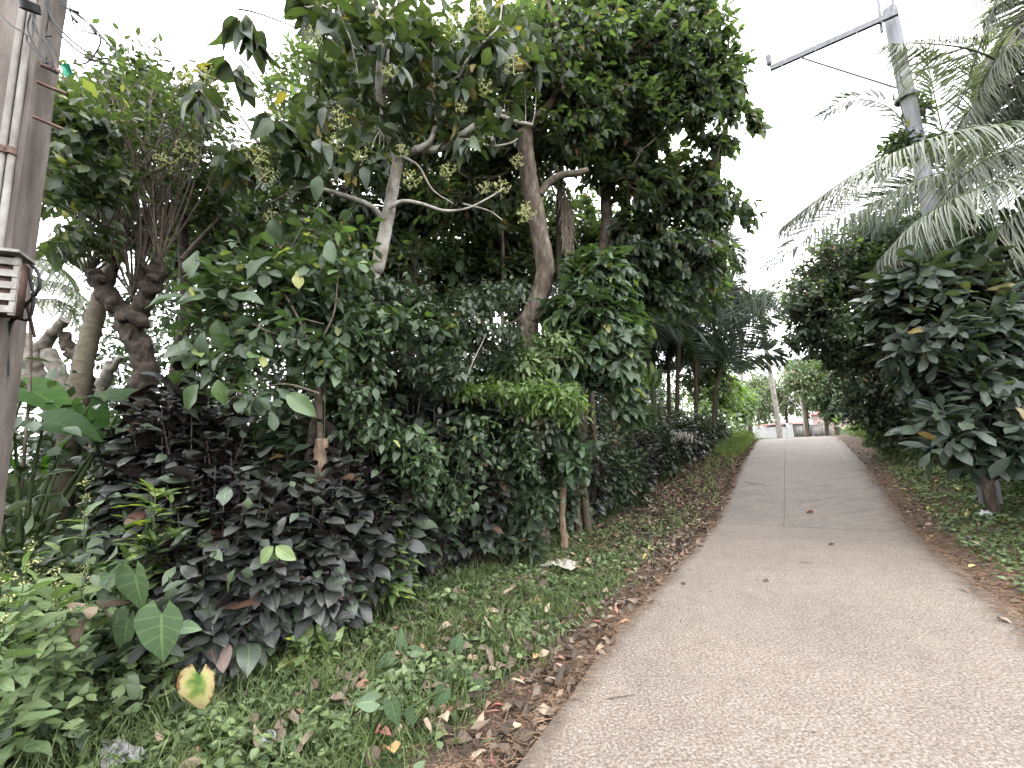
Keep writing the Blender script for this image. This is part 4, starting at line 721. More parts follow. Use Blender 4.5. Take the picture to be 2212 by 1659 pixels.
s_ = rng.uniform(.2, 24, n); t_ = -rng.uniform(3.3, 4.6, n); x, y = st(s_, t_); z = Hst(s_, t_)+rng.random(n)**1.4*np.interp(s_, [0, 3, 5, 8, 24], [.9, 1.6, 2.2, 1.5, 1.0])
fill.leaves(TM['ovate', 'lo'], np.stack([x, y, z], -1), rng.normal(0, 1, (n, 3))+[0, 0, -.3], rng.normal(0, .5, (n, 3))+UP*.8, rng.uniform(.07, .14, n), rng.uniform(.04, .08, n))
n = 40000; s_ = rng.uniform(-3, 26, n); t_ = -rng.uniform(4.8, 14, n); x, y = st(s_, t_); z = Hst(s_, t_)+rng.random(n)**1.1*(1.7+.6*wob(x, y, .8))
fill.leaves(TM['ovate', 'lo'], np.stack([x, y, z], -1), rng.normal(0, 1, (n, 3))+[0, 0, -.2], rng.normal(0, .5, (n, 3))+UP*.9, rng.uniform(.10, .20, n), rng.uniform(.05, .11, n))
n = 100000; s_ = rng.uniform(2.5, 26, n); t_ = -rng.uniform(5.2, 15, n); x, y = st(s_, t_); z = Hst(s_, t_)+1+rng.random(n)**1.25*(2.6+1.3*wob(x, y, .7)+.9*wob(x, y, 2.1)+1.7*ss(5.8, 7.5, -t_)); k = wob(x*1.4+z, y*1.4-z*1.2) > -.25; x, y, z = x[k], y[k], z[k]; n = len(x)
fill.leaves(TM['ovate', 'lo'], np.stack([x, y, z], -1), rng.normal(0, 1, (n, 3))+[0, 0, -.4], rng.normal(0, .6, (n, 3))+UP*.8, rng.uniform(.10, .21, n), rng.uniform(.05, .11, n))
o = fill.build('undergrowth', LM['hedge']); tag(o, 'tangled low green undergrowth between and behind the hedge shrubs', 'undergrowth', kind='stuff')
def vine(name, label, blobs, ncl, leaf, L, asp, tm, strands, q='mid', k=7, special=.01, droop=.5):
    C = blob_pts(blobs, ncl, .2, 2); b = C[np.argmin(C[:, 2])].copy(); b[2] = float(Hxy(b[0], b[1])); root = thing(name, label, 'vine', b)
    m = MB()
    for s_ in strands: m.tubes(spline(px(*s_), 20), .005, 4)
    A = C[rng.permutation(len(C))]; j = [np.argsort(np.linalg.norm(C-c, axis=1))[rng.integers(1, 4)] for c in C]; m.tubes(bez(C, C[j], 4, .05, .2), .0028, 3); m.build('stems', BK['green'], root)
    lm = MB(); d = rng.normal(0, 1, C.shape)+[0, 0, .2]; d = nz(d)*.14; twig_leaves(lm, TM[tm, q], C-d, C+d, k, L, asp, 1.1, droop, 0, special=special); lm.build('leaves', LM[leaf], root)
vine('trailing_vine', 'bright yellow green small leaved vine trailing along the top of the hedge', [(990, 842, 60, 10, 5.3, .12), (1090, 842, 90, 13, 5.4, .15), (1190, 850, 70, 20, 5.6, .2), (1170, 880, 80, 16, 5.6, .2), (1245, 880, 22, 30, 5.7, .15)], 130, 'bright', .09, .42, 'elliptic', [[(940, 838, 5.2), (1030, 850, 5.3), (1120, 850, 5.4), (1240, 870, 5.6)]], k=8)
vine('heart_leaf_vine', 'pale heart leaved vine climbing over the hedge left of its middle', [(700, 650, 90, 50, 4.6, .3), (760, 720, 90, 60, 4.5, .3), (700, 780, 50, 50, 4.1, .2), (860, 700, 70, 40, 4.8, .3), (620, 650, 60, 40, 4.5, .2), (960, 730, 60, 40, 5.1, .2)], 260, 'vine', .095, .85, 'heart', [[(700, 950, 4), (705, 800, 4.1), (720, 700, 4.3)]])
vine('tangled_vine', 'small leaved green vine mantling the tall shrubs in the middle of the hedge', [(860, 640, 90, 50, 5.1, .3), (980, 700, 90, 60, 5.3, .3), (1080, 740, 80, 50, 5.6, .3), (930, 800, 90, 40, 4.9, .25), (800, 800, 60, 60, 4.5, .25), (1060, 640, 90, 40, 6, .4), (1150, 920, 70, 40, 5.7, .2)], 260, 'hedge', .09, .55, 'ovate', [[(900, 900, 4.9), (930, 760, 5.1), (960, 660, 5.3)]], 'lo', 8)
vine('creeping_vine', 'thin green vine scrambling down the front of the hedge beneath the trailing vine', [(800, 930, 70, 60, 4.2, .15), (1000, 960, 80, 70, 4.9, .15), (1120, 980, 70, 70, 5.5, .15), (980, 1090, 70, 50, 4.7, .12), (1170, 1080, 40, 50, 5.8, .15), (760, 850, 60, 50, 4.2, .2)], 130, 'vine', .08, .55, 'ovate', [[(960, 1130, 4.7), (990, 1000, 4.8), (1010, 900, 5)]], 'mid', 6)
vine('ivy_patch', 'rounded fresh green ivy patch hanging in the hedge left of the trailing vine', [(910, 1010, 45, 50, 4.3, .15), (890, 960, 40, 30, 4.3, .12)], 90, 'vine', .075, .8, 'heart', [[(890, 930, 4.3), (910, 1060, 4.2)]])
vine('pale_leaf_patch', 'pale green upright leafed plant on the hedge under the S-curved trunk', [(1190, 760, 80, 35, 6.1, .25), (1120, 790, 60, 30, 5.8, .2)], 120, 'cover', .14, .35, 'elliptic', [[(1190, 840, 6.1), (1190, 740, 6.1)]])
vine('hanging_stem_vine', 'light green broad leaves climbing the leaning dead post', [(1235, 1010, 30, 25, 6.0, .12), (1250, 970, 25, 25, 6.1, .1), (1225, 900, 20, 40, 6.1, .12)], 50, 'vine', .13, .7, 'ovate', [[(1222, 1130, 6.1), (1225, 960, 6.1)]])
# stumps and posts in the hedge
stump('broken_stump', 'broken grey stump with splintered pale top poking from the dark hedge', [(688, 1100), (693, 1020), (695, 948)], .052, .056, 'dead', 4.0, .35)
stump('vine_covered_trunk', 'upright brown tree trunk wrapped in vine leaves above the broken stump', [(672, 1000), (678, 950), (690, 870), (702, 790), (712, 740)], .062, .05, 'gnarl', 4.25, .3, 'tree trunk')
stump('leaning_post', 'leaning split dead wooden post at the edge of the verge', [(1218, 1165), (1214, 1120), (1218, 1050), (1226, 955)], .06, .038, 'dead', 6.2, .3, 'post')
stump('short_post', 'short pale dead stake half hidden low in the hedge', [(1058, 1090), (1064, 1045), (1072, 1000)], .04, .03, 'dead', 5.9, .3, 'post')
stump('bare_tree', 'slim brown trunk standing in the hedge behind the leaning post', [(1245, 1060), (1240, 960), (1236, 880)], .075, .06, 'brown', 7.7, .15, 'tree trunk')
m = MB(); m.tubes(spline(px((1010, 815, 4.8), (1022, 780, 4.8), (1042, 740, 4.9), (1050, 720, 4.9)), 10), np.linspace(.007, .003, 10)[None], 5); single(m, 'bare_stick', BK['pale'], 'thin bare white stick pointing up from the middle of the hedge', 'stick')
# crotons
for lab, s_, t_, h_, r_, tp in (('yellow speckled croton with narrow leaves at the near left end of the hedge', 1.3, -4.02, 1.42, .2, .25), ('lime green croton glowing low in the dark hedge beside the broken stump', 2.95, -3.5, .95, .26, .3), ('small croton with yellow green leaves at the foot of the dark hedge', 2.05, -3.25, .2, .12, .15), ('narrow leaved green bush on the verge edge near the leaning post', 5.0, -3.35, .85, .38, .35)):
    shrub('croton', lab, s_, t_, h_, r_, 'croton' if 'bush' not in lab else 'hedge', 'lance', .19 if h_ > .4 else .12, .30 if h_ > .4 else .45, 34, 12, 'mid', 'green', None, droop=.25, cat='croton' if 'bush' not in lab else 'shrub', top=tp)
# ================================================================== elephant ears, taro, weeds on the near verge
def one_leaf(lm, x, y, d, L_, W_, v, nrm, tm='heart', T_=.5, curl=.2, q='hi'):
    dv = rt*v[0]-up*v[1]+fwd*(v[2] if len(v) > 2 else 0); lm.leaves(TM[tm, q], at(x, y, d), dv, np.asarray(nrm), L_, W_, curl, .12, T_, .015)
b_ = at(55, 1040, 3.7); b_[2] = float(Hxy(b_[0], b_[1])); root = thing('elephant_ear_plant', 'giant elephant ear plant with huge backlit leaves beside the concrete post', 'elephant ear', b_)
lm = MB(); m = MB()
for (x, y, d, L_, W_, vx, vy) in ((60, 840, 3.9, .48, .36, 1.0, .45), (95, 910, 3.6, .46, .34, 1, .12), (190, 880, 4.1, .40, .32, .25, 1), (270, 860, 4.2, .5, .32, -1, -.25), (140, 960, 3.7, .36, .3, -.8, .6), (30, 930, 3.5, .4, .32, -.3, 1), (240, 930, 4.1, .36, .3, .5, .9)):
    one_leaf(lm, x, y, d, L_, W_, (vx, vy), -fwd*.5+UP*.75+rng.normal(0, .1, 3), T_=rng.random(), curl=.3); e = at(x, y, d); m.tubes(bez(b_+rng.normal(0, .04, 3)*[1, 1, 0], e, 10, .10, .05), np.linspace(.026, .008, 10)[None], 7)
lm.build('leaves', LM['alocasia'], root); m.build('stalks', BK['green'], root)
def taro(label, base, specs, mat='taro', name='taro_plant', r=.006, tm='heart'):
    b = gp(*base); root = thing(name, label, 'taro', b); lm = MB(); m = MB()
    for (x, y, d, L_, W_, vx, vy, T_) in specs:
        one_leaf(lm, x, y, d, L_, W_, (vx, vy), -fwd*.85+UP*.55+rng.normal(0, .12, 3), tm, T_=T_, curl=.12 if mat != 'yellow' else .35); m.tubes(bez(b, at(x, y, d), 8, .12, .05), np.linspace(r*1.6, r, 8)[None], 5)
    lm.build('leaves', LM[mat], root); m.build('stalks', BK['green'], root); return root
taro('small taro with three large heart leaves in front of the dark hedge', (300, 1470), [(292, 1235, 2.55, .26, .25, .12, 1, .6), (278, 1335, 2.5, .25, .20, -.25, 1, .2), (350, 1325, 2.42, .30, .25, -.05, 1, .7), (255, 1240, 2.6, .15, .16, -1, .2, .4), (395, 1355, 2.5, .11, .08, 1, .1, .8)])
taro('yellowing taro leaf with browned edges standing alone in the grass', (425, 1530), [(430, 1458, 2.05, .23, .175, -.12, 1, .5)], 'yellow', r=.005, tm='heart')
taro('young taro sprouts beside the litter strip, halfway down the verge', (985, 1500), [(975, 1455, 2.95, .16, .10, -.1, 1, .3), (1005, 1455, 2.95, .15, .08, .3, 1, .5), (1030, 1480, 2.9, .10, .09, 1, .2, .8), (950, 1500, 2.8, .12, .1, .9, .4, .6), (985, 1400, 3.1, .12, .11, .2, -.6, .2)])
taro('young taro with one long bluish leaf at the bottom of the verge', (800, 1600), [(845, 1515, 2.15, .15, .085, .25, 1, .3), (810, 1515, 2.2, .11, .09, -1, .1, .6), (885, 1535, 2.2, .10, .05, .2, 1, .2), (960, 1490, 2.5, .13, .10, -.5, .9, .3)])
taro('leafy verge seedling with broad green leaves near the hedge foot', (870, 1450), [(870, 1395, 3.2, .14, .075, -.1, -1, .7), (890, 1405, 3.2, .14, .08, .9, .2, .8), (845, 1420, 3.1, .15, .09, -.8, .5, .6), (885, 1440, 3.0, .14, .08, .3, .9, .5)], name='verge_seedling')
lm = MB()
for i, (x, y, d) in enumerate(((215, 1290, 2.55), (225, 1305, 2.5), (180, 1340, 2.45), (150, 1370, 2.4), (205, 1325, 2.5))): one_leaf(lm, x, y, d, .13, .07, (rng.normal(0, 1), rng.normal(.3, .6)), rng.normal(0, .6, 3)-fwd*.4, 'ovate', .45+.08*i, .9)
single(lm, 'withered_leaf', LM['dry'], 'curled withered brown taro leaf hanging left of the three heart leaves', 'withered leaf')
lm = MB()
one_leaf(lm, 590, 1180, 2.75, .15, .085, (-.75, .9), -fwd*.8+UP*.4, 'elliptic', .7, .12); one_leaf(lm, 596, 1180, 2.75, .155, .085, (.9, .65), -fwd*.8+UP*.4, 'elliptic', .8, .12)
one_leaf(lm, 594, 1183, 2.78, .09, .055, (.1, 1), -fwd*.8+UP*.4, 'elliptic', .3, .12); m = MB(); m.tubes(np.array([at(593, 1180, 2.76), at(594, 1290, 2.95), gp(600, 1420)]), .003, 5)
b_ = gp(600, 1420); root = thing('green_seedling', 'seedling with a bright green pair of leaves against the dark hedge', 'seedling', b_); lm.build('leaves', LM['weed'], root); m.build('stem', BK['green'], root)
wl = [(60, 1560, 1180, 2.15, 'tall flowering weed rooted near the bottom left corner'), (25, 1500, 1250, 2.0, 'broad leaved weed at the very left edge of the verge'), (110, 1540, 1230, 2.3, 'slim flowering weed just right of the tallest one'), (185, 1420, 1040, 2.9, 'single spindly weed with a pale seed head left of the croton'), (140, 1480, 1300, 2.4, 'leafy weed left of the withered taro leaf'), (10, 1420, 1200, 2.5, 'pale weed against the vine mound at the left edge'), (170, 1420, 1220, 2.7, 'leafy weed directly behind the withered leaf'), (85, 1450, 1210, 2.5, 'middle weed of the flowering clump at lower left')]
for (x, yb, yt, d, lab) in wl:
    b_ = at(x, yb, d); b_[2] = float(Hxy(b_[0], b_[1])); tp_ = at(x+rng.normal(8, 8), yt, d); root = thing('flowering_weed', lab, 'weed', b_, 'weeds at lower left')
    P = bez(b_, tp_, 14, .02, .04)[0]; m = MB(); m.tubes(P, np.linspace(.0055, .0018, 14)[None], 5)
    A = P[[4, 6, 8, 9]]; E_ = A+nz(rng.normal(0, 1, (4, 3))+[0, 0, 1.2])*.18; m.tubes(bez(A, E_, 6), .002, 4); m.build('stem', BK['green'], root)
    lm = MB(); twig_leaves(lm, TM['ovate', 'hi'], P[1], P[11], 22, .12, .6, 1.35, .3, 0, .3, special=0); twig_leaves(lm, TM['ovate', 'mid'], A, E_, 8, .07, .6, 1.2, .3, .1); lm.build('leaves', LM['weed'], root)
    fm = MB(); k = 60; pp = P[11:][rng.integers(0, 3, k)]+rng.normal(0, .014, (k, 3)); fm.leaves(TM['elliptic', 'min'], pp, rng.normal(0, 1, (k, 3)), rng.normal(0, 1, (k, 3)), .014, .009); fm.build('flower_head', LM['flower'], root)
# ================================================================== grass, creeping cover, litter
def scat(n, s0, s1, t0, t1, p=1.6):
    s_ = s0+(s1-s0)*rng.random(n)**p; t_ = rng.uniform(t0, t1, n); x, y = st(s_, t_); P = np.stack([x, y, Hst(s_, t_)], -1); a, b, d = pix(P+UP*.1)
    ok = (d > .5) & (a > -350) & (a < 2560) & (b < 2000); return P[ok], s_[ok], t_[ok]
gm = MB()
P, s_, t_ = scat(40000, -.5, 9, -3.6, -1.72, 1.7); keep = rng.random(len(P)) < np.clip(.55+.75*wob(P[:, 0], P[:, 1], 2.2), .05, 1)*ss(1.72, 2.1, -t_)*(1-.85*ss(4.5, 7.5, s_)); P = P[keep]; n = len(P)
gm.leaves(TM['blade', 'lo'], P, rng.normal(0, .55, (n, 3))*[1, 1, 0]+UP, rng.normal(0, 1, (n, 3))*[1, 1, .2], rng.uniform(.05, .22, n), rng.uniform(.005, .011, n), rng.uniform(.1, .9, n), .2)
P, s_, t_ = scat(14000, 8, 24, -2.6, -1.7, 1); keep = rng.random(len(P)) < .03+.9*ss(16, 19, s_); P = P[keep]; n = len(P)
gm.leaves(TM['blade', 'lo'], P, rng.normal(0, .5, (n, 3))*[1, 1, 0]+UP, rng.normal(0, 1, (n, 3))*[1, 1, .2], rng.uniform(.15, .5, n), .014, .4, .2, np.clip(rng.uniform(.4, .95, n), 0, 1))
P, s_, t_ = scat(52000, 4.5, 24, 1.7, 5, 1.2); pr = np.clip(.22+.5*wob(P[:, 0], P[:, 1], 1.6), .02, .7)*ss(1.75, 2.3, t_)*(1-.65*ss(9, 10, s_)*(1-ss(14, 16, s_)))+.9*ss(14, 16.5, s_)*ss(1.9, 2.6, t_); keep = rng.random(len(P)) < pr; P = P[keep]; s_ = s_[keep]; n = len(P); hh = np.where(s_ > 14.5, rng.uniform(.2, .65, n), rng.uniform(.05, .14, n))
gm.leaves(TM['blade', 'lo'], P, rng.normal(0, .5, (n, 3))*[1, 1, 0]+UP, rng.normal(0, 1, (n, 3))*[1, 1, .2], hh, np.where(hh > .2, .016, .007), rng.uniform(.1, .8, n), .2)
tag(gm.build('grass', LM['grass']), 'short green grass growing on both verges of the lane', 'grass', kind='stuff')
cm = MB()
P, s_, t_ = scat(52000, -1.2, 9, -4.2, -1.75, 1.5); keep = rng.random(len(P)) < np.clip(.55+.8*wob(P[:, 0]+4, P[:, 1], 1.9), .08, 1)*ss(1.75, 2.2, -t_)*(1-.6*ss(5, 8, s_)); P = P[keep]; n = len(P); P = P+UP*(rng.random((n, 1))*.13*np.clip(.6+wob(P[:, 0], P[:, 1], 2)[:, None], .15, 1.4))
cm.leaves(TM['ovate', 'lo'], P, rng.normal(0, 1, (n, 3))*[1, 1, .35], rng.normal(0, .35, (n, 3))+UP, rng.uniform(.03, .085, n), rng.uniform(.022, .06, n), .2, .15)
P, s_, t_ = scat(26000, -3, 2.2, -7.5, -3.4, 1); keep = rng.random(len(P)) < .85; P = P[keep]; n = len(P); P = P+UP*(rng.random((n, 1))**.8*(.30+.22*wob(P[:, 0], P[:, 1], 1.5)[:, None]))
cm.leaves(TM['heart', 'lo'], P, rng.normal(0, 1, (n, 3))*[1, 1, .4], rng.normal(0, .4, (n, 3))+UP, rng.uniform(.04, .09, n), rng.uniform(.035, .075, n), .2, .15)
P, s_, t_ = scat(34000, 5, 16, 1.65, 5, 1.1); keep = rng.random(len(P)) < np.clip(.7+.7*wob(P[:, 0]+1, P[:, 1], 1.8), .08, 1)*ss(1.6, 2.05, t_); P = P[keep]; n = len(P); P = P+UP*(rng.random((n, 1))*.06)
cm.leaves(TM['ovate', 'lo'], P, rng.normal(0, 1, (n, 3))*[1, 1, .35], rng.normal(0, .35, (n, 3))+UP, rng.uniform(.04, .09, n), rng.uniform(.03, .06, n), .2, .15)
tag(cm.build('ground_cover', LM['cover']), 'low creeping green leaves covering the left bank and verges', 'ground cover', kind='stuff')
dm = MB()
P, s_, t_ = scat(24000, 2, 24, -3.3, -1.5, 1.2); pr = (.3+.7*ss(4.5, 8, s_))*np.clip(.75+.5*wob(P[:, 0], P[:, 1], 1.4), .1, 1)*(1-.6*ss(18, 22, s_)); keep = rng.random(len(P)) < pr; P = P[keep]; n = len(P)
dm.leaves(TM['ovate', 'lo'], P+UP*(.01+.03*rng.random((n, 1))), rng.normal(0, 1, (n, 3))*[1, 1, .25], rng.normal(0, .45, (n, 3))+UP, rng.uniform(.05, .13, n), rng.uniform(.03, .07, n), rng.uniform(-.5, .7, n), .3, rng.random(n)**1.2*.96)
P, s_, t_ = scat(7000, 5.5, 20, 1.42, 4.5, 1.1); keep = rng.random(len(P)) < .10+.25*ss(9, 10, s_)*(1-ss(14, 17, s_)); P = P[keep]; n = len(P)
dm.leaves(TM['ovate', 'lo'], P+UP*(.01+.02*rng.random((n, 1))), rng.normal(0, 1, (n, 3))*[1, 1, .25], rng.normal(0, .4, (n, 3))+UP, rng.uniform(.04, .12, n), rng.uniform(.03, .06, n), rng.uniform(-.5, .7, n), .3, np.clip(rng.random(n)*1.1, 0, 1))
P, s_, t_ = scat(900, -.2, 7, -3.2, -1.9, 1.5); n = len(P); keep = rng.random(n) < np.clip(.35+.9*wob(P[:, 0]*1.1+2, P[:, 1], 2), 0, 1); P = P[keep]+UP*.07; n = len(P)
dm.leaves(TM['ovate', 'mid'], P, rng.normal(0, 1, (n, 3))*[1, 1, .3], rng.normal(0, .5, (n, 3))+UP, rng.uniform(.05, .12, n), rng.uniform(.04, .08, n), rng.uniform(-.6, .9, n), .35, rng.random(n)*.92)
P, s_, t_ = scat(85, 3, 23, RL+.05, RR-.05, 1.3); P[:, 2] = zroad(s_)+.006; n = len(P); L_ = np.where(rng.random(n) < .12, rng.uniform(.05, .09, n), rng.uniform(.012, .035, n))
dm.leaves(TM['ovate', 'lo'], P, rng.normal(0, 1, (n, 3))*[1, 1, .06], rng.normal(0, .12, (n, 3))+UP, L_, L_*.6, rng.uniform(-.2, .1, n), .2, rng.random(n)**1.5*.95)
tag(dm.build('leaf_litter', LM['dry']), 'brown fallen leaves strewn along both edges of the lane', 'leaf litter', kind='stuff')
tm_ = MB()
P, s_, t_ = scat(30000, .5, 20, -2.3, -1.42, 1.7); P[:, 2] = np.maximum(P[:, 2], np.where(t_ > RL-.03, zroad(s_)+.003, -9)); keep = rng.random(len(P)) < np.clip(1-.9*np.abs(t_+1.68)/.38, .03, 1); P = P[keep]; n = len(P)
d = nz(rng.normal(0, 1, (n, 3))*[1, 1, .12]); L_ = rng.uniform(.02, .09, n)[:, None]; A = P+UP*(.004+.02*rng.random((n, 1))); tm_.tubes(np.stack([A, A+d*L_*.5+rng.normal(0, .004, (n, 3)), A+d*L_], 1), rng.uniform(.0008, .0022, (n, 1)), 3)
P, s_, t_ = scat(6000, 5, 14, 1.3, 2.2, 1.3); P[:, 2] = np.maximum(P[:, 2], np.where(t_ < RR+.03, zroad(s_)+.003, -9)); n = len(P); d = nz(rng.normal(0, 1, (n, 3))*[1, 1, .12]); L_ = rng.uniform(.03, .12, n)[:, None]; A = P+UP*(.004+.015*rng.random((n, 1))); tm_.tubes(np.stack([A, A+d*L_*.5, A+d*L_], 1), rng.uniform(.001, .003, (n, 1)), 3)
P, s_, t_ = scat(5200, 1, 14, RL, RR, 1.5); P[:, 2] = zroad(s_)+.004; e_ = np.minimum(t_-RL, (RR-t_)*.8); keep = rng.random(len(P)) < .04+.96*np.exp(-e_/.10)*np.clip(.4+wob(P[:, 0], P[:, 1], 2), 0, 1); P = P[keep]; n = len(P); d = nz(rng.normal(0, 1, (n, 3))*[1, 1, .02]); L_ = rng.uniform(.015, .07, n)[:, None]; tm_.tubes(np.stack([P, P+d*L_*.5, P+d*L_], 1), rng.uniform(.0008, .0018, (n, 1)), 3)
tag(tm_.build('needle_litter', noisemat('needle_litter', (.12, .07, .045), (.34, .22, .14), 9)), 'reddish brown needle and twig litter banked along the road edge', 'needle litter', kind='stuff')
# ------------------------------------------------ fallen leaves, sticks and rubbish one can point at
FL = 'single fallen leaves'
def fallen(x, y, L_, W_, T_, lab, mat='dry', tm='ovate', lift=.006, curl=.5, ang=None):
    p = gp(x, y); p = p+UP*(.075 if stn(p)[1] < -1.9 else 0); a = rng.uniform(0, 6.28) if ang is None else ang; lm = MB(); d = np.array([cos(a), sin(a), .1]); lm.leaves(TM[tm, 'hi'], p+UP*(lift+max(0, curl)*L_*.22)-d*L_*.5, d, UP+rng.normal(0, .2, 3), L_, W_, curl, .35, T_, .05)
    single(lm, 'fallen_leaf', LM[mat], lab, 'fallen leaf', FL)
for a in ((1748, 1108, .13, .10, .94, 'red fallen leaf lying on the road just beyond the cross joint'), (1795, 1178, .13, .05, .05, 'dark curled leaf on the road just before the cross joint'), (1656, 1257, .07, .05, .3, 'small brown leaf in the middle of the near road slab'), (2005, 1168, .10, .05, .98, 'yellow leaf on the right road edge past the grass'), (2095, 1280, .14, .08, .5, 'brown crumpled leaf on the right road edge'), (2175, 1345, .10, .06, .75, 'tan leaf nearest the right frame edge on the concrete'), (1960, 1130, .12, .08, .4, 'brown leaf at the right end of the cross joint'),
          (262, 1508, .10, .055, .99, 'pale yellow oval leaf standing in the grass left of the yellow taro'), (300, 1505, .12, .09, .45, 'brown leaf tilted beside the pale yellow oval leaf'), (350, 1485, .15, .10, .65, 'crinkled tan leaf left of the yellow taro leaf'), (365, 1520, .13, .10, .35, 'broad pinkish brown leaf below the yellow taro leaf'), (325, 1515, .10, .09, .6, 'folded brown leaf among grass under the crinkled one'),
          (650, 1530, .07, .06, .3, 'round brown leaf in grass at lower middle left'), (735, 1545, .12, .08, .55, 'rust brown leaf near the long bluish taro leaf'), (632, 1590, .08, .07, .5, 'pale brown leaf just above the white cup'), (590, 1630, .16, .08, .45, 'long brown leaf beside the white cup'), (830, 1620, .09, .07, .92, 'dark pink leaf low on the verge edge'), (955, 1410, .09, .08, .4, 'reddish brown leaf among the young taro sprouts'), (1000, 1425, .10, .07, .55, 'brown leaf right above the taro sprouts'), (1060, 1445, .22, .05, .62, 'long curled tan leaf on the litter strip'), (1100, 1385, .10, .06, .5, 'rusty leaf at the litter strip above the long curled leaf'),
          (1250, 1330, .13, .09, .55, 'brown leaf below the crumpled white paper'), (1320, 1390, .11, .09, .6, 'light brown leaf on verge right below the paper'), (950, 1590, .10, .09, .85, 'pale tan leaf at the lower end of the litter strip'), (925, 1600, .10, .04, .8, 'thin pointed tan leaf at the grass edge near the road'), (1410, 1200, .11, .05, .99, 'yellow leaf on the litter strip well up the verge'), (1395, 1215, .09, .06, .98, 'second yellow leaf just below the upper yellow one'), (1205, 1315, .09, .08, .4, 'dark brown leaf left of the paper scrap'), (840, 1655, .12, .09, .97, 'yellowish leaf at the bottom frame edge of the verge'), (1090, 1470, .11, .08, .45, 'brown curled leaf against the litter beside the concrete')): fallen(*a)
for x0, y0, x1, y1, r, lab in ((1313, 1515, 1372, 1505, .004, 'straight brown stick lying on the near concrete'), (1228, 1510, 1258, 1516, .0035, 'short dark stick left of the straight one on the concrete'), (1214, 1465, 1240, 1475, .003, 'small bent stick at the left concrete edge'), (1608, 1042, 1650, 1048, .006, 'long thin twig on the far slab near the left edge'), (1730, 1216, 1757, 1218, .004, 'thin twig in the centre of the near slab'), (940, 1530, 1020, 1440, .006, 'long bent twig lying along the litter strip'), (955, 1580, 975, 1659, .006, 'dark root-like twig at the bottom of the litter strip'), (1140, 1400, 1215, 1355, .006, 'grey forked twig on the litter above the concrete bend')):
    a, b = gp(x0, y0)+UP*.006, gp(x1, y1)+UP*.006; m = MB(); m.tubes(bez(a, b, 7, .0, .05)[0]*[1, 1, 0]+np.outer(np.linspace(a[2], b[2], 7), UP)+UP*.004, np.linspace(r, r*.6, 7)[None], 6, cap=True); single(m, 'fallen_stick', BK['twig'], lab, 'stick', 'sticks lying about')
for pts in ([(1786, 950), (1798, 962), (1804, 972), (1812, 984), (1818, 996), (1822, 1004)], [(1770, 954), (1779, 950), (1786, 950)]):
    Q = spline(np.array([gp(*q_) for q_ in pts]), 40); Q = Q+np.stack([.018*wob(np.arange(40)*.9, np.arange(40)*.3), .018*wob(np.arange(40)*.5, np.arange(40)*1.1), 0*np.arange(40)], -1); s_ = Q[:, :2]@RD; Q[:, 2] = zroad(s_)+.0045
    tn = nz(np.gradient(Q, axis=0)); sw = np.cross(tn, UP)*(.004+.003*np.abs(wob(np.arange(40)*1.3, np.arange(40)*.7)))[:, None]; m = MB(); g = np.stack([Q-sw, Q+sw], 1); k = np.arange(39)*2; m.add(g, np.stack([k, k+1, k+3, k+2], -1)); tag(m.build('road_crack', noisemat('crack_dirt', (.04, .034, .03), (.09, .075, .065), 30)), kind='structure')
def crumple(name, x, y, w_, d_, h_, lab, mat, cat, seed):
    p = gp(x, y)+UP*(.05 if y > 1200 else 0); r_ = np.random.default_rng(seed); n = 16; u, v = np.meshgrid(np.linspace(-1, 1, n), np.linspace(-1, 1, n), indexing='ij'); z = np.abs(r_.normal(0, .5, (n, n))); z = (z+np.roll(z, 1, 0)+np.roll(z, 1, 1))/3*(1.25-.5*(u*u+v*v))*h_*2
    e = 1+.2*np.sin(np.arctan2(v, u)*3+seed); P = p+(u*w_*e)[..., None]*np.array([RN[0], RN[1], 0])+(v*d_*e)[..., None]*np.array([RD[0], RD[1], 0])+z[..., None]*UP+UP*.01
    m = MB(); a = (np.arange(n-1)[:, None]*n+np.arange(n-1)[None]).ravel(); m.add(P, np.stack([a, a+n, a+n+1, a+1], -1)); o = m.build(name, mat, smooth=False); tag(o, lab, cat)
crumple('crumpled_paper', 1215, 1232, .19, .15, .035, 'crumpled dirty white paper lying on the leafy verge', PAPER, 'paper', 3)
crumple('crumpled_sheet', 255, 1662, .15, .07, .02, 'crumpled grey sheet half buried in grass at the bottom frame edge', noisemat('grey_sheet', (.16, .16, .16), (.27, .265, .26), 9), 'sheet', 5)
crumple('paper_scrap', 2130, 1117, .07, .06, .06, 'small white scrap among grass at the right frame edge', WHITE, 'scrap', 8)
crumple('rubble_pile', 1782, 932, .9, .8, .28, 'heap of white rubble in front of the grey wall at the crest', WHITE, 'rubble', 11)
p = gp(572, 1640)+UP*.055; m = MB(); z = np.linspace(0, .07, 8); a = nz(np.array([.5, -.3, .75])); m.tubes(p+np.outer(z, a)+UP*.012, np.array([.024, .026, .027, .028, .03, .031, .033, .031])[None], 16, rough=.08); m.tubes(p+np.outer([.008, .0081], a)+UP*.012, np.array([[.025, .001]]), 16)
single(m, 'white_cup', WHITE, 'crushed white disposable cup lying in the grass', 'cup')
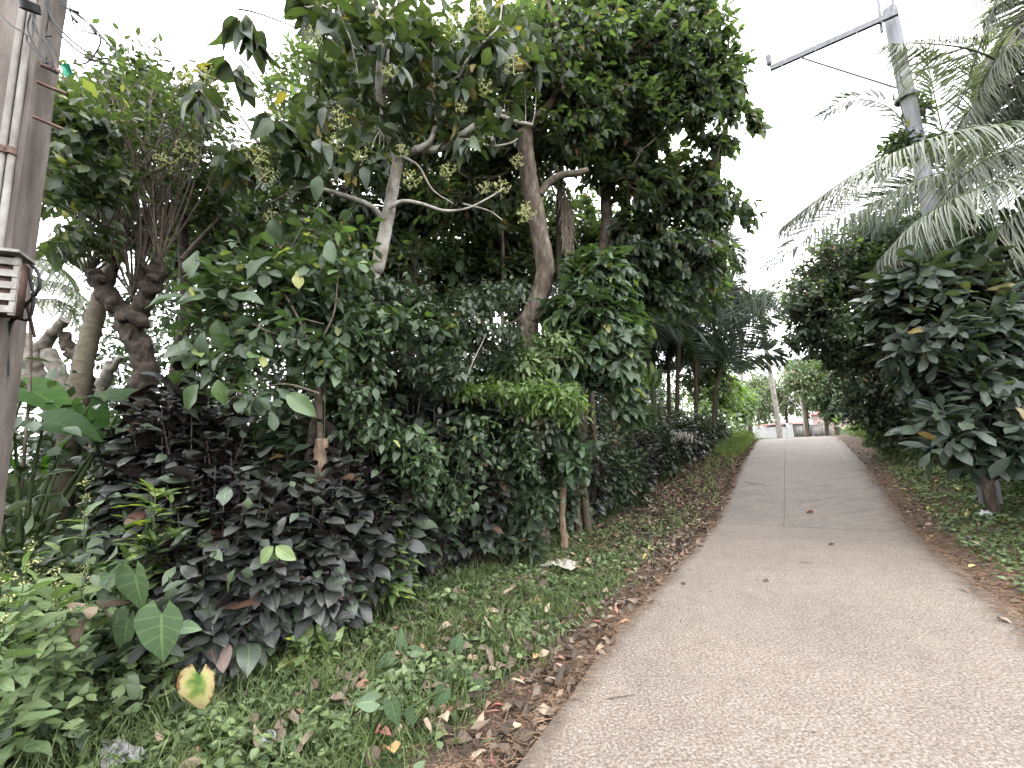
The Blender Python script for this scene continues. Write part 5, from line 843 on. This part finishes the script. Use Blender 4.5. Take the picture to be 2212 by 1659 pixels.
# ================================================================== right side of the lane
b_ = G(15.5, 3.6)
tree('round_leaf_tree', 'large dense dark tree with small round leaves overhanging the right of the lane', 'tree', b_, (np.array([b_, *px((2010, 850, 12), (1960, 760, 12), (1900, 680, 12))]), .2, .1), [(px((1960, 760), (1860, 720), (1780, 700), (1720, 660), d=12), .06, .015), (px((1920, 690), (1880, 600), (1830, 540), d=12), .06, .02), (px((1840, 790, 12), (1760, 775, 12), (1700, 785, 11.8)), .02, .006)],
     [(1830, 570, 100, 75, 12, 1.3), (1760, 640, 75, 80, 11.8, 1.1), (1740, 720, 48, 50, 11.6, .7), (1860, 690, 130, 120, 12, 1.5), (1930, 580, 110, 110, 12, 1.4), (1900, 800, 110, 80, 12, 1.3), (1960, 700, 110, 130, 11.6, 1.4), (1815, 755, 55, 50, 11.8, .8), (1880, 880, 70, 50, 12, 1), (1870, 500, 60, 30, 12, .6), (1990, 520, 90, 80, 11.6, 1.2), (2000, 860, 90, 90, 11.5, 1.2), (1930, 930, 60, 40, 12, .8)], 3000, 'canopy', 'brown', 11, .125, .62, 'obovate', tw=.4, hole=.3, nsub=50, rad=.022, special=.008, droop=.4)
b_ = G(9.0, 3.3)
ob = tree('broad_obovate_tree', 'near tree with long grey green paddle leaves leaning in from the right edge', 'tree', b_, (np.array([b_, *px((2330, 900, 6.0), (2260, 780, 6.2))]), .11, .07), [(px((2262, 785), (2180, 745), (2100, 700), (2040, 620), (2000, 590), d=6.1), .035, .012), (px((2300, 870), (2200, 900), (2100, 880), (2030, 900), d=5.9), .03, .008), (px((2320, 940), (2200, 980), (2080, 975), d=5.7), .025, .008), (px((2250, 760), (2200, 640), (2150, 560), d=6.3), .03, .01), (px((2100, 700), (2010, 710), (1940, 700), d=6), .015, .006)],
     [(2010, 620, 90, 60, 6.1, .4), (2120, 590, 100, 80, 6.4, .6), (2040, 740, 110, 70, 6.0, .5), (2170, 700, 90, 90, 6.0, .6), (2130, 830, 110, 70, 5.9, .5), (2090, 960, 90, 45, 5.6, .4), (2200, 930, 70, 70, 5.6, .5), (2230, 540, 90, 80, 6.5, .6), (1940, 660, 60, 50, 6.1, .3), (2000, 780, 60, 60, 6.2, .4), (2060, 900, 70, 60, 5.9, .4)], 560, 'talisay', 'brown', 8, .26, .42, 'obovate', 'mid', .3, .15, rad=.016, nsub=20, special=.02, spread=1.25, droop=.2, curl=.2)
for i, (s_, t_, h_, r_, lf, lab) in enumerate([(8.2, 3.55, 1.0, .55, 'hedge', 'low dark bush at the right frame edge under the paddle leaves'), (9.6, 3.7, 1.9, .7, 'hedge', 'dark bush behind the paddle leaved branch, lowest at right'), (11.0, 4.0, 2.6, .8, 'hedge', 'tall dark bush behind the paddle leaved tree'), (12.6, 4.0, 2.6, .9, 'purple', 'shaded blackish bush between the paddle leaved and round leaved trees'), (14.5, 3.9, 2.4, .9, 'hedge', 'dark bush below the round leaved tree, nearer one'), (16.5, 3.6, 2.2, .8, 'hedge', 'dark bush below the round leaved tree, middle one'), (18.8, 3.4, 2.2, .8, 'hedge', 'dark bush beside the tall grass near the crest'), (21.5, 3.1, 1.9, .8, 'vine', 'last light green bush on the right before the crest')]):
    shrub('verge_bush', lab, s_, t_, h_, r_, lf, 'elliptic', .15, .5, 90, 14, 'lo', 'purple', 'bushes along the right verge', top=.7)
b_ = G(17.5, 5.5)
tree('shade_tree', 'dark tree closing the gap behind the right hand bushes', 'tree', b_, (np.array([b_, b_+UP*3]), .15, .09), [], [(2080, 620, 160, 160, 13.5, 1.8), (2150, 780, 140, 130, 13, 1.5), (2020, 820, 110, 90, 14, 1.5)], 1100, 'canopy', 'brown', 11, .2, .6, 'ovate', tw=.5, hole=.2, nsub=20)
fm = MB(); n = 24000; s_ = rng.uniform(9, 26, n); t_ = rng.uniform(3.6, 10, n); x, y = st(s_, t_); z = Hst(s_, t_)+rng.random(n)*(2.6+.9*wob(x, y, .9)+np.clip(t_-4, 0, 2)*.9)
fm.leaves(TM['ovate', 'lo'], np.stack([x, y, z], -1), rng.normal(0, 1, (n, 3))+[0, 0, -.3], rng.normal(0, .6, (n, 3))+UP*.8, rng.uniform(.12, .24, n), rng.uniform(.06, .13, n)); tag(fm.build('thicket', LM['hedge']), 'dark tangled thicket behind the bushes on the right of the lane', 'thicket', kind='stuff')
vine('pole_creeper', 'small leaved creeper clinging round the pale utility pole above the fronds', [(1965, 300, 45, 28, 8.3, .2), (1985, 230, 20, 25, 8.3, .1), (1940, 330, 40, 30, 8.4, .3), (2010, 320, 40, 30, 8.3, .3)], 110, 'fine', .11, .6, 'elliptic', [[(1985, 420, 8.3), (1975, 300, 8.3), (1975, 190, 8.3)]])
stump('concrete_marker', 'stubby grey marker post under the paddle leaves at right', [(2132, 1040), (2130, 1010), (2128, 985)], .085, .08, 'brown', 7.2, .1, 'post')
# coconut palm leaning in from the right
t0 = at(2420, 300, 7.4); b_ = np.array([t0[0]+.6, t0[1], 0]); b_[2] = float(Hxy(b_[0], b_[1]))
palm('coconut_palm', 'coconut palm at the right edge whose great silvery fronds sweep over the lane', b_, (np.array([b_, (b_+t0)/2, t0]), .17, .13),
     [px((2420, 300, 7.2), (2230, 275, 6.8), (2050, 290, 6.6), (1900, 345, 6.6), (1780, 420, 6.7), (1690, 490, 6.8)), px((2420, 330, 7.2), (2280, 360, 6.4), (2130, 400, 6.2), (1990, 470, 6.2), (1900, 560, 6.3)),
      px((2420, 280, 7.4), (2260, 190, 7.4), (2120, 115, 7.4), (2010, 95, 7.4), (1915, 98, 7.4)), px((2420, 290, 8), (2280, 250, 8), (2170, 260, 8), (2080, 320, 8), (2030, 400, 8)), px((2420, 260, 7.6), (2330, 100, 7.6), (2240, 0, 7.6), (2130, -60, 7.6)), px((2420, 270, 8.4), (2300, 120, 8.4), (2190, 80, 8.4), (2120, 150, 8.4), (2100, 260, 8.4)),
      px((2420, 260, 7.2), (2340, 140, 7.2), (2260, 80, 7.2), (2170, 110, 7.2), (2110, 210, 7.3)), px((2420, 250, 7.9), (2360, 60, 7.9), (2290, -40, 7.9), (2200, -50, 7.9), (2130, 40, 7.9)), px((2420, 280, 8.1), (2330, 200, 8.1), (2240, 190, 8.1), (2160, 250, 8.1), (2120, 340, 8.1)),
      px((2420, 300, 7.0), (2290, 300, 6.9), (2160, 330, 6.8), (2060, 400, 6.8), (1990, 500, 6.9)), px((2420, 320, 7.6), (2290, 330, 7.4), (2140, 350, 7.3), (1980, 390, 7.3), (1840, 470, 7.4)), px((2420, 280, 7.8), (2300, 180, 7.8), (2190, 170, 7.8), (2100, 230, 7.8), (2050, 330, 7.8)), px((2420, 330, 6.8), (2330, 390, 6.3), (2240, 430, 6.1), (2130, 520, 6.1), (2070, 620, 6.2))],
     leaf='coco', L=1.05, W=.023, n=170, droop=1.0, r0=.03, ang=.85, q='mid')
t0 = at(2080, 420, 11); b_ = np.array([t0[0], t0[1], 0]); b_[2] = float(Hxy(b_[0], b_[1]))
palm('coconut_palm', 'dark young coconut palm behind the utility pole', b_, (np.array([b_, t0]), .15, .12), [px((2080, 420), (2000, 340), (1930, 240), (1850, 215), (1775, 248), d=11), px((2080, 420), (2040, 300), (2015, 190), (2000, 110), d=11), px((2080, 420), (1990, 400), (1930, 430), (1880, 500), d=11), px((2080, 420), (2110, 280), (2120, 150), (2160, 60), d=11), px((2080, 420), (1960, 420), (1800, 470), (1655, 575), d=11), px((2080, 420), (2010, 330), (1950, 310), (1890, 380), d=11)], leaf='palm', L=.95, W=.05, n=70, droop=.45, r0=.03, face=.6)
m = MB()
for i in range(5): frond(MB(), m, px((2240-12*i, -20+15*i), (2190-10*i, 60+10*i), (2150-8*i, 160+10*i), (2120-6*i, 290+8*i), d=7.9+.1*i), .012, 60, .75, .03, .5, 1.0, T=.5, ragged=.3)
single(m, 'dead_frond', noisemat('grey_dry_frond', (.13, .12, .12), (.32, .30, .29), 12), 'mass of grey dead coconut fronds hanging at the top right', 'dead frond')
m = MB(); frond(MB(), m, px((1500, 950, 12.4), (1480, 935, 12.2), (1455, 930, 12)), .012, 40, .8, .03, .6, .8, T=.5, ragged=.3); 
single(m, 'dead_frond', noisemat('grey_fallen_frond', (.17, .15, .13), (.36, .32, .28), 12), 'grey dead frond leaning on the left hedge near the areca palms', 'dead frond')
# ================================================================== beyond the crest
def far_things():
    d = 44; zb = 1.25
    def pt(x, y, dd=d): return at(x, y, dd)
    ax = nz((pt(1708, 930)-pt(1650, 932))*[1, 1, 0]); n_ = np.array([ax[1], -ax[0], 0]); k = d/F
    P0 = pt(1651, 935)*[1, 1, 0]
    def X(x): return P0+ax*((x-1651)*k/np.dot(ax, rt))
    zt = pt(1651, 922)[2]
    root = thing('white_gate', 'white two leaf gate with panels between white posts at the end of the lane', 'gate', [*X(1680)[:2], zb])
    for x, w_, dz in ((1651, .19, 0), (1707, .2, .22), (1633, .17, -.02), (1642, .08, -.1)):
        m = MB(); m.box(X(x)+UP*(zb+zt+dz)/2, ax*w_, n_*w_, UP*(zt+dz-zb)/2); m.box(X(x)+UP*(zt+dz+.03), ax*(w_+.05), n_*(w_+.05), UP*.03); m.build('post', WHITE, root, smooth=False)
    pan_ = noisemat('gate_panel', (.6, .61, .62), (.8, .8, .8), 3)
    for x0, x1 in ((1656, 1678.5), (1679.5, 1703)):
        a, b = X(x0), X(x1); c = (a+b)/2; hw = np.linalg.norm(b-a)/2; zl = zt-.1; m = MB()
        for e in (-1, 1): m.box(c+ax*e*(hw-.07)+UP*(zb+zl)/2, ax*.07, n_*.03, UP*(zl-zb)/2)
        for z in (zl-.07, zb+.62, zb+.1): m.box(c+UP*z, ax*(hw-.142), n_*.028, UP*.07)
        lf = m.build('gate_leaf', WHITE, root, smooth=False); m = MB(); m.box(c+UP*(zb+zl)/2, ax*(hw-.1), n_*.01, UP*((zl-zb)/2-.1)); m.build('panel', pan_, lf, smooth=False)
    m = MB(); a, b = X(1635), X(1648); m.box((a+b)/2+UP*(zb+zt-.3)/2, ax*np.linalg.norm(b-a)/2, n_*.06, UP*(zt-.3-zb)/2); m.build('side_panel', pan_, root, smooth=False)
    wm = noisemat('stained_wall', (.10, .09, .08), (.30, .28, .26), 2.5, stretch=(2, 2, .5), c3=(.42, .40, .38))
    m = MB(); a, b = X(1711.5), X(1795); m.box((a+b)/2+UP*(zb+zt-.1)/2, ax*np.linalg.norm(b-a)/2, n_*.08, UP*(zt-.1-zb)/2); m.box((a+b)/2+UP*(zt-.07), ax*np.linalg.norm(b-a)/2, n_*.1, UP*.03)
    single(m, 'boundary_wall', wm, 'weathered grey boundary wall right of the white gate', 'wall')
    m = MB(); a = X(1751)-n_*.0; m.tubes(np.array([a+n_*.25+UP*(zb-.3), a+n_*.25+UP*(zt+.05)]), .1, 8, cap=True); single(m, 'wall_post', CONC2, 'pale post against the grey boundary wall', 'post')
    rr = noisemat('red_roof', (.36, .10, .09), (.50, .17, .15), 2, rough=.5)
    root = thing('red_roofed_house', 'low house with a red hip roof behind the white gate', 'house', [*(X(1690)-n_*0)[:2]+fwd[:2]*6, zb])
    c = pt(1690, 920, 52)*[1, 1, 0]; ze = pt(1690, 918, 52)[2]; zr_ = pt(1690, 910, 52)[2]; hx, hy = 2.4, 2.4
    m = MB(); E4 = [c-ax*hx-n_*hy+UP*ze, c+ax*hx-n_*hy+UP*ze, c+ax*hx+n_*hy+UP*ze, c-ax*hx+n_*hy+UP*ze, c+ax*.6+UP*zr_, c+ax*1.6+UP*zr_]
    m.add(E4, [[0, 1, 5, 4], [1, 2, 5, 5], [2, 3, 4, 5], [3, 0, 4, 4], [3, 2, 1, 0]]); m.build('roof', rr, root, smooth=False)
    m = MB(); m.box(c+UP*(zb+ze-.02)/2, ax*2.0, n_*2.0, UP*(ze-.02-zb)/2); m.build('wall', noisemat('grey_house_wall', (.22, .22, .23), (.32, .32, .33), 2), root, smooth=False)
    root = thing('pink_house', 'pale pink house half hidden by the trees right of the grey wall', 'house', [*pt(1812, 905, 56)[:2], zb]); c = pt(1812, 900, 56)*[1, 1, 0]; zt2 = pt(1812, 893, 56)[2]
    m = MB(); m.box(c+UP*(zb+zt2)/2, ax*2.2, n_*2, UP*(zt2-zb)/2); m.build('wall', noisemat('pink_plaster', (.55, .38, .38), (.66, .48, .47), 2), root, smooth=False)
    m = MB(); m.add([c-ax*2.6-n_*2.4+UP*zt2, c+ax*2.6-n_*2.4+UP*zt2, c+ax*2.6+n_*2.4+UP*zt2, c-ax*2.6+n_*2.4+UP*zt2, c-ax*.8+UP*(zt2+.9), c+ax*.8+UP*(zt2+.9)], [[0, 1, 5, 4], [1, 2, 5, 5], [2, 3, 4, 5], [3, 0, 4, 4], [3, 2, 1, 0]]); m.build('roof', rr, root, smooth=False)
far_things()
t0 = at(1640, 668, 27); b_ = at(1684, 935, 27); b_[2] = float(Hxy(b_[0], b_[1]))
palm('coconut_palm', 'tall coconut palm with leaning bare trunk in front of the white gate', b_, (np.array([b_, at(1679, 900, 27), at(1668, 830, 27), at(1656, 760, 27), t0]), .165, .11), crownfronds(t0, 13, 2.4, .5, 1.0), leaf='far', L=.8, W=.06, n=34, bark='pale')
ft = [((1742, 930, 38), [(1735, 810, 40, 40, 38, 2.2), (1765, 850, 35, 35, 38, 2)], 'light green tree with dark trunk right of the leaning coconut palm', 'far'), ((1786, 935, 40), [(1790, 830, 40, 45, 40, 2.2), (1770, 790, 30, 25, 40, 1.5)], 'tree above the rubble heap with a dark leaning trunk', 'far'), ((1808, 935, 37), [(1815, 850, 30, 50, 37, 2), (1800, 890, 22, 16, 37, 1.2)], 'leafy tree in front of the pink house', 'vine'), ((1700, 920, 50), [(1700, 850, 55, 50, 50, 3), (1640, 870, 40, 40, 50, 2.5)], 'hazy tree behind the red roofed house', 'far'), ((1620, 930, 34), [(1600, 880, 22, 35, 33, 1.6), (1580, 850, 20, 26, 32, 1.2)], 'yellow green bush tree left of the white gate', 'bright'), ((1640, 930, 60), [(1640, 835, 35, 25, 60, 3)], 'pale far tree seen left of the leaning coconut trunk', 'far')]
ft += [((1655, 930, 66), [(1655, 885, 60, 38, 66, 3), (1610, 880, 40, 35, 66, 3)], 'broad far tree directly behind the white gate', 'far'), ((1775, 930, 62), [(1765, 868, 60, 45, 62, 3), (1800, 880, 40, 30, 62, 3)], 'broad far tree behind the grey boundary wall', 'far'), ((1560, 930, 30), [(1560, 850, 45, 40, 30, 2), (1530, 870, 30, 30, 30, 1.5)], 'yellow green tree behind the far end of the left hedge', 'bright')]
for (bx, by, d), bl, lab, lf in ft:
    b_ = at(bx, by, d); b_[2] = float(Hxy(b_[0], b_[1])); c_ = bl[0]
    tree('far_tree', lab, 'tree', b_, (np.array([b_, at(bx-2, (by+c_[1])/2, d), at(c_[0], c_[1]+10, d)]), .2, .1), [], bl, 330, lf, 'brown', 9, .32, .6, 'ovate', 'min', .7, .3, rad=.04, nsub=10, hs=.5)
for x, y, d, lab in ((1722, 800, 42, 'small far coconut crown with one orange frond behind the light green tree'), (1600, 800, 40, 'far coconut crown rising above the left hedge end')):
    t0 = at(x, y, d); b_ = np.array([t0[0], t0[1], 1.2]); palm('coconut_palm', lab, b_, (np.array([b_, t0]), .18, .14), crownfronds(t0, 10, 2.2), leaf='far', L=.8, W=.07, n=26, bark='pale')
n = 30000; s_ = rng.uniform(26, 80, n); t_ = np.where(rng.random(n) < .5, -rng.uniform(2.4, 26, n), rng.uniform(2.2, 26, n)); x, y = st(s_, t_); fm = MB()
keep = ~((s_ > 34) & (s_ < 64) & (np.abs(t_) < 8)) & ~((s_ > 38) & (s_ < 60) & (np.abs(x-26) < 9) & (y < 48)); x, y, s_, t_ = x[keep], y[keep], s_[keep], t_[keep]; n = len(x); z = Hst(s_, t_)+rng.random(n)**1.2*(1.5+np.clip(np.abs(t_)-3, 0, 8)*.75)
fm.leaves(TM['ovate', 'min'], np.stack([x, y, z], -1), rng.normal(0, 1, (n, 3)), rng.normal(0, .6, (n, 3))+UP*.7, rng.uniform(.25, .5, n), rng.uniform(.15, .3, n))
tag(fm.build('distant_greenery', LM['far']), 'mass of far green bushes closing the view beyond the crest', 'greenery', kind='stuff')
# ================================================================== thin volume added to imitate lens glare
m = bpy.data.materials.new('glare_haze'); m.use_nodes = True; nt = m.node_tree; nt.nodes.clear(); o_ = nt.nodes.new('ShaderNodeOutputMaterial'); v_ = nt.nodes.new('ShaderNodeVolumePrincipled')
v_.inputs['Color'].default_value = (.95, .97, 1, 1); v_.inputs['Density'].default_value = GLARE_HAZE; v_.inputs['Anisotropy'].default_value = .3; nt.links.new(v_.outputs[0], o_.inputs['Volume'])
hb = MB(); hb.box((RD[0]*70, RD[1]*70, 6.5), (RD[0]*132, RD[1]*132, 0), (RN[0]*142, RN[1]*142, 0), (0, 0, 9)); hz_ = hb.build('glare_haze', m, smooth=False); tag(hz_, 'thin pale volume added along the lane to lift shadows like lens glare', 'glare_haze', kind='stuff')
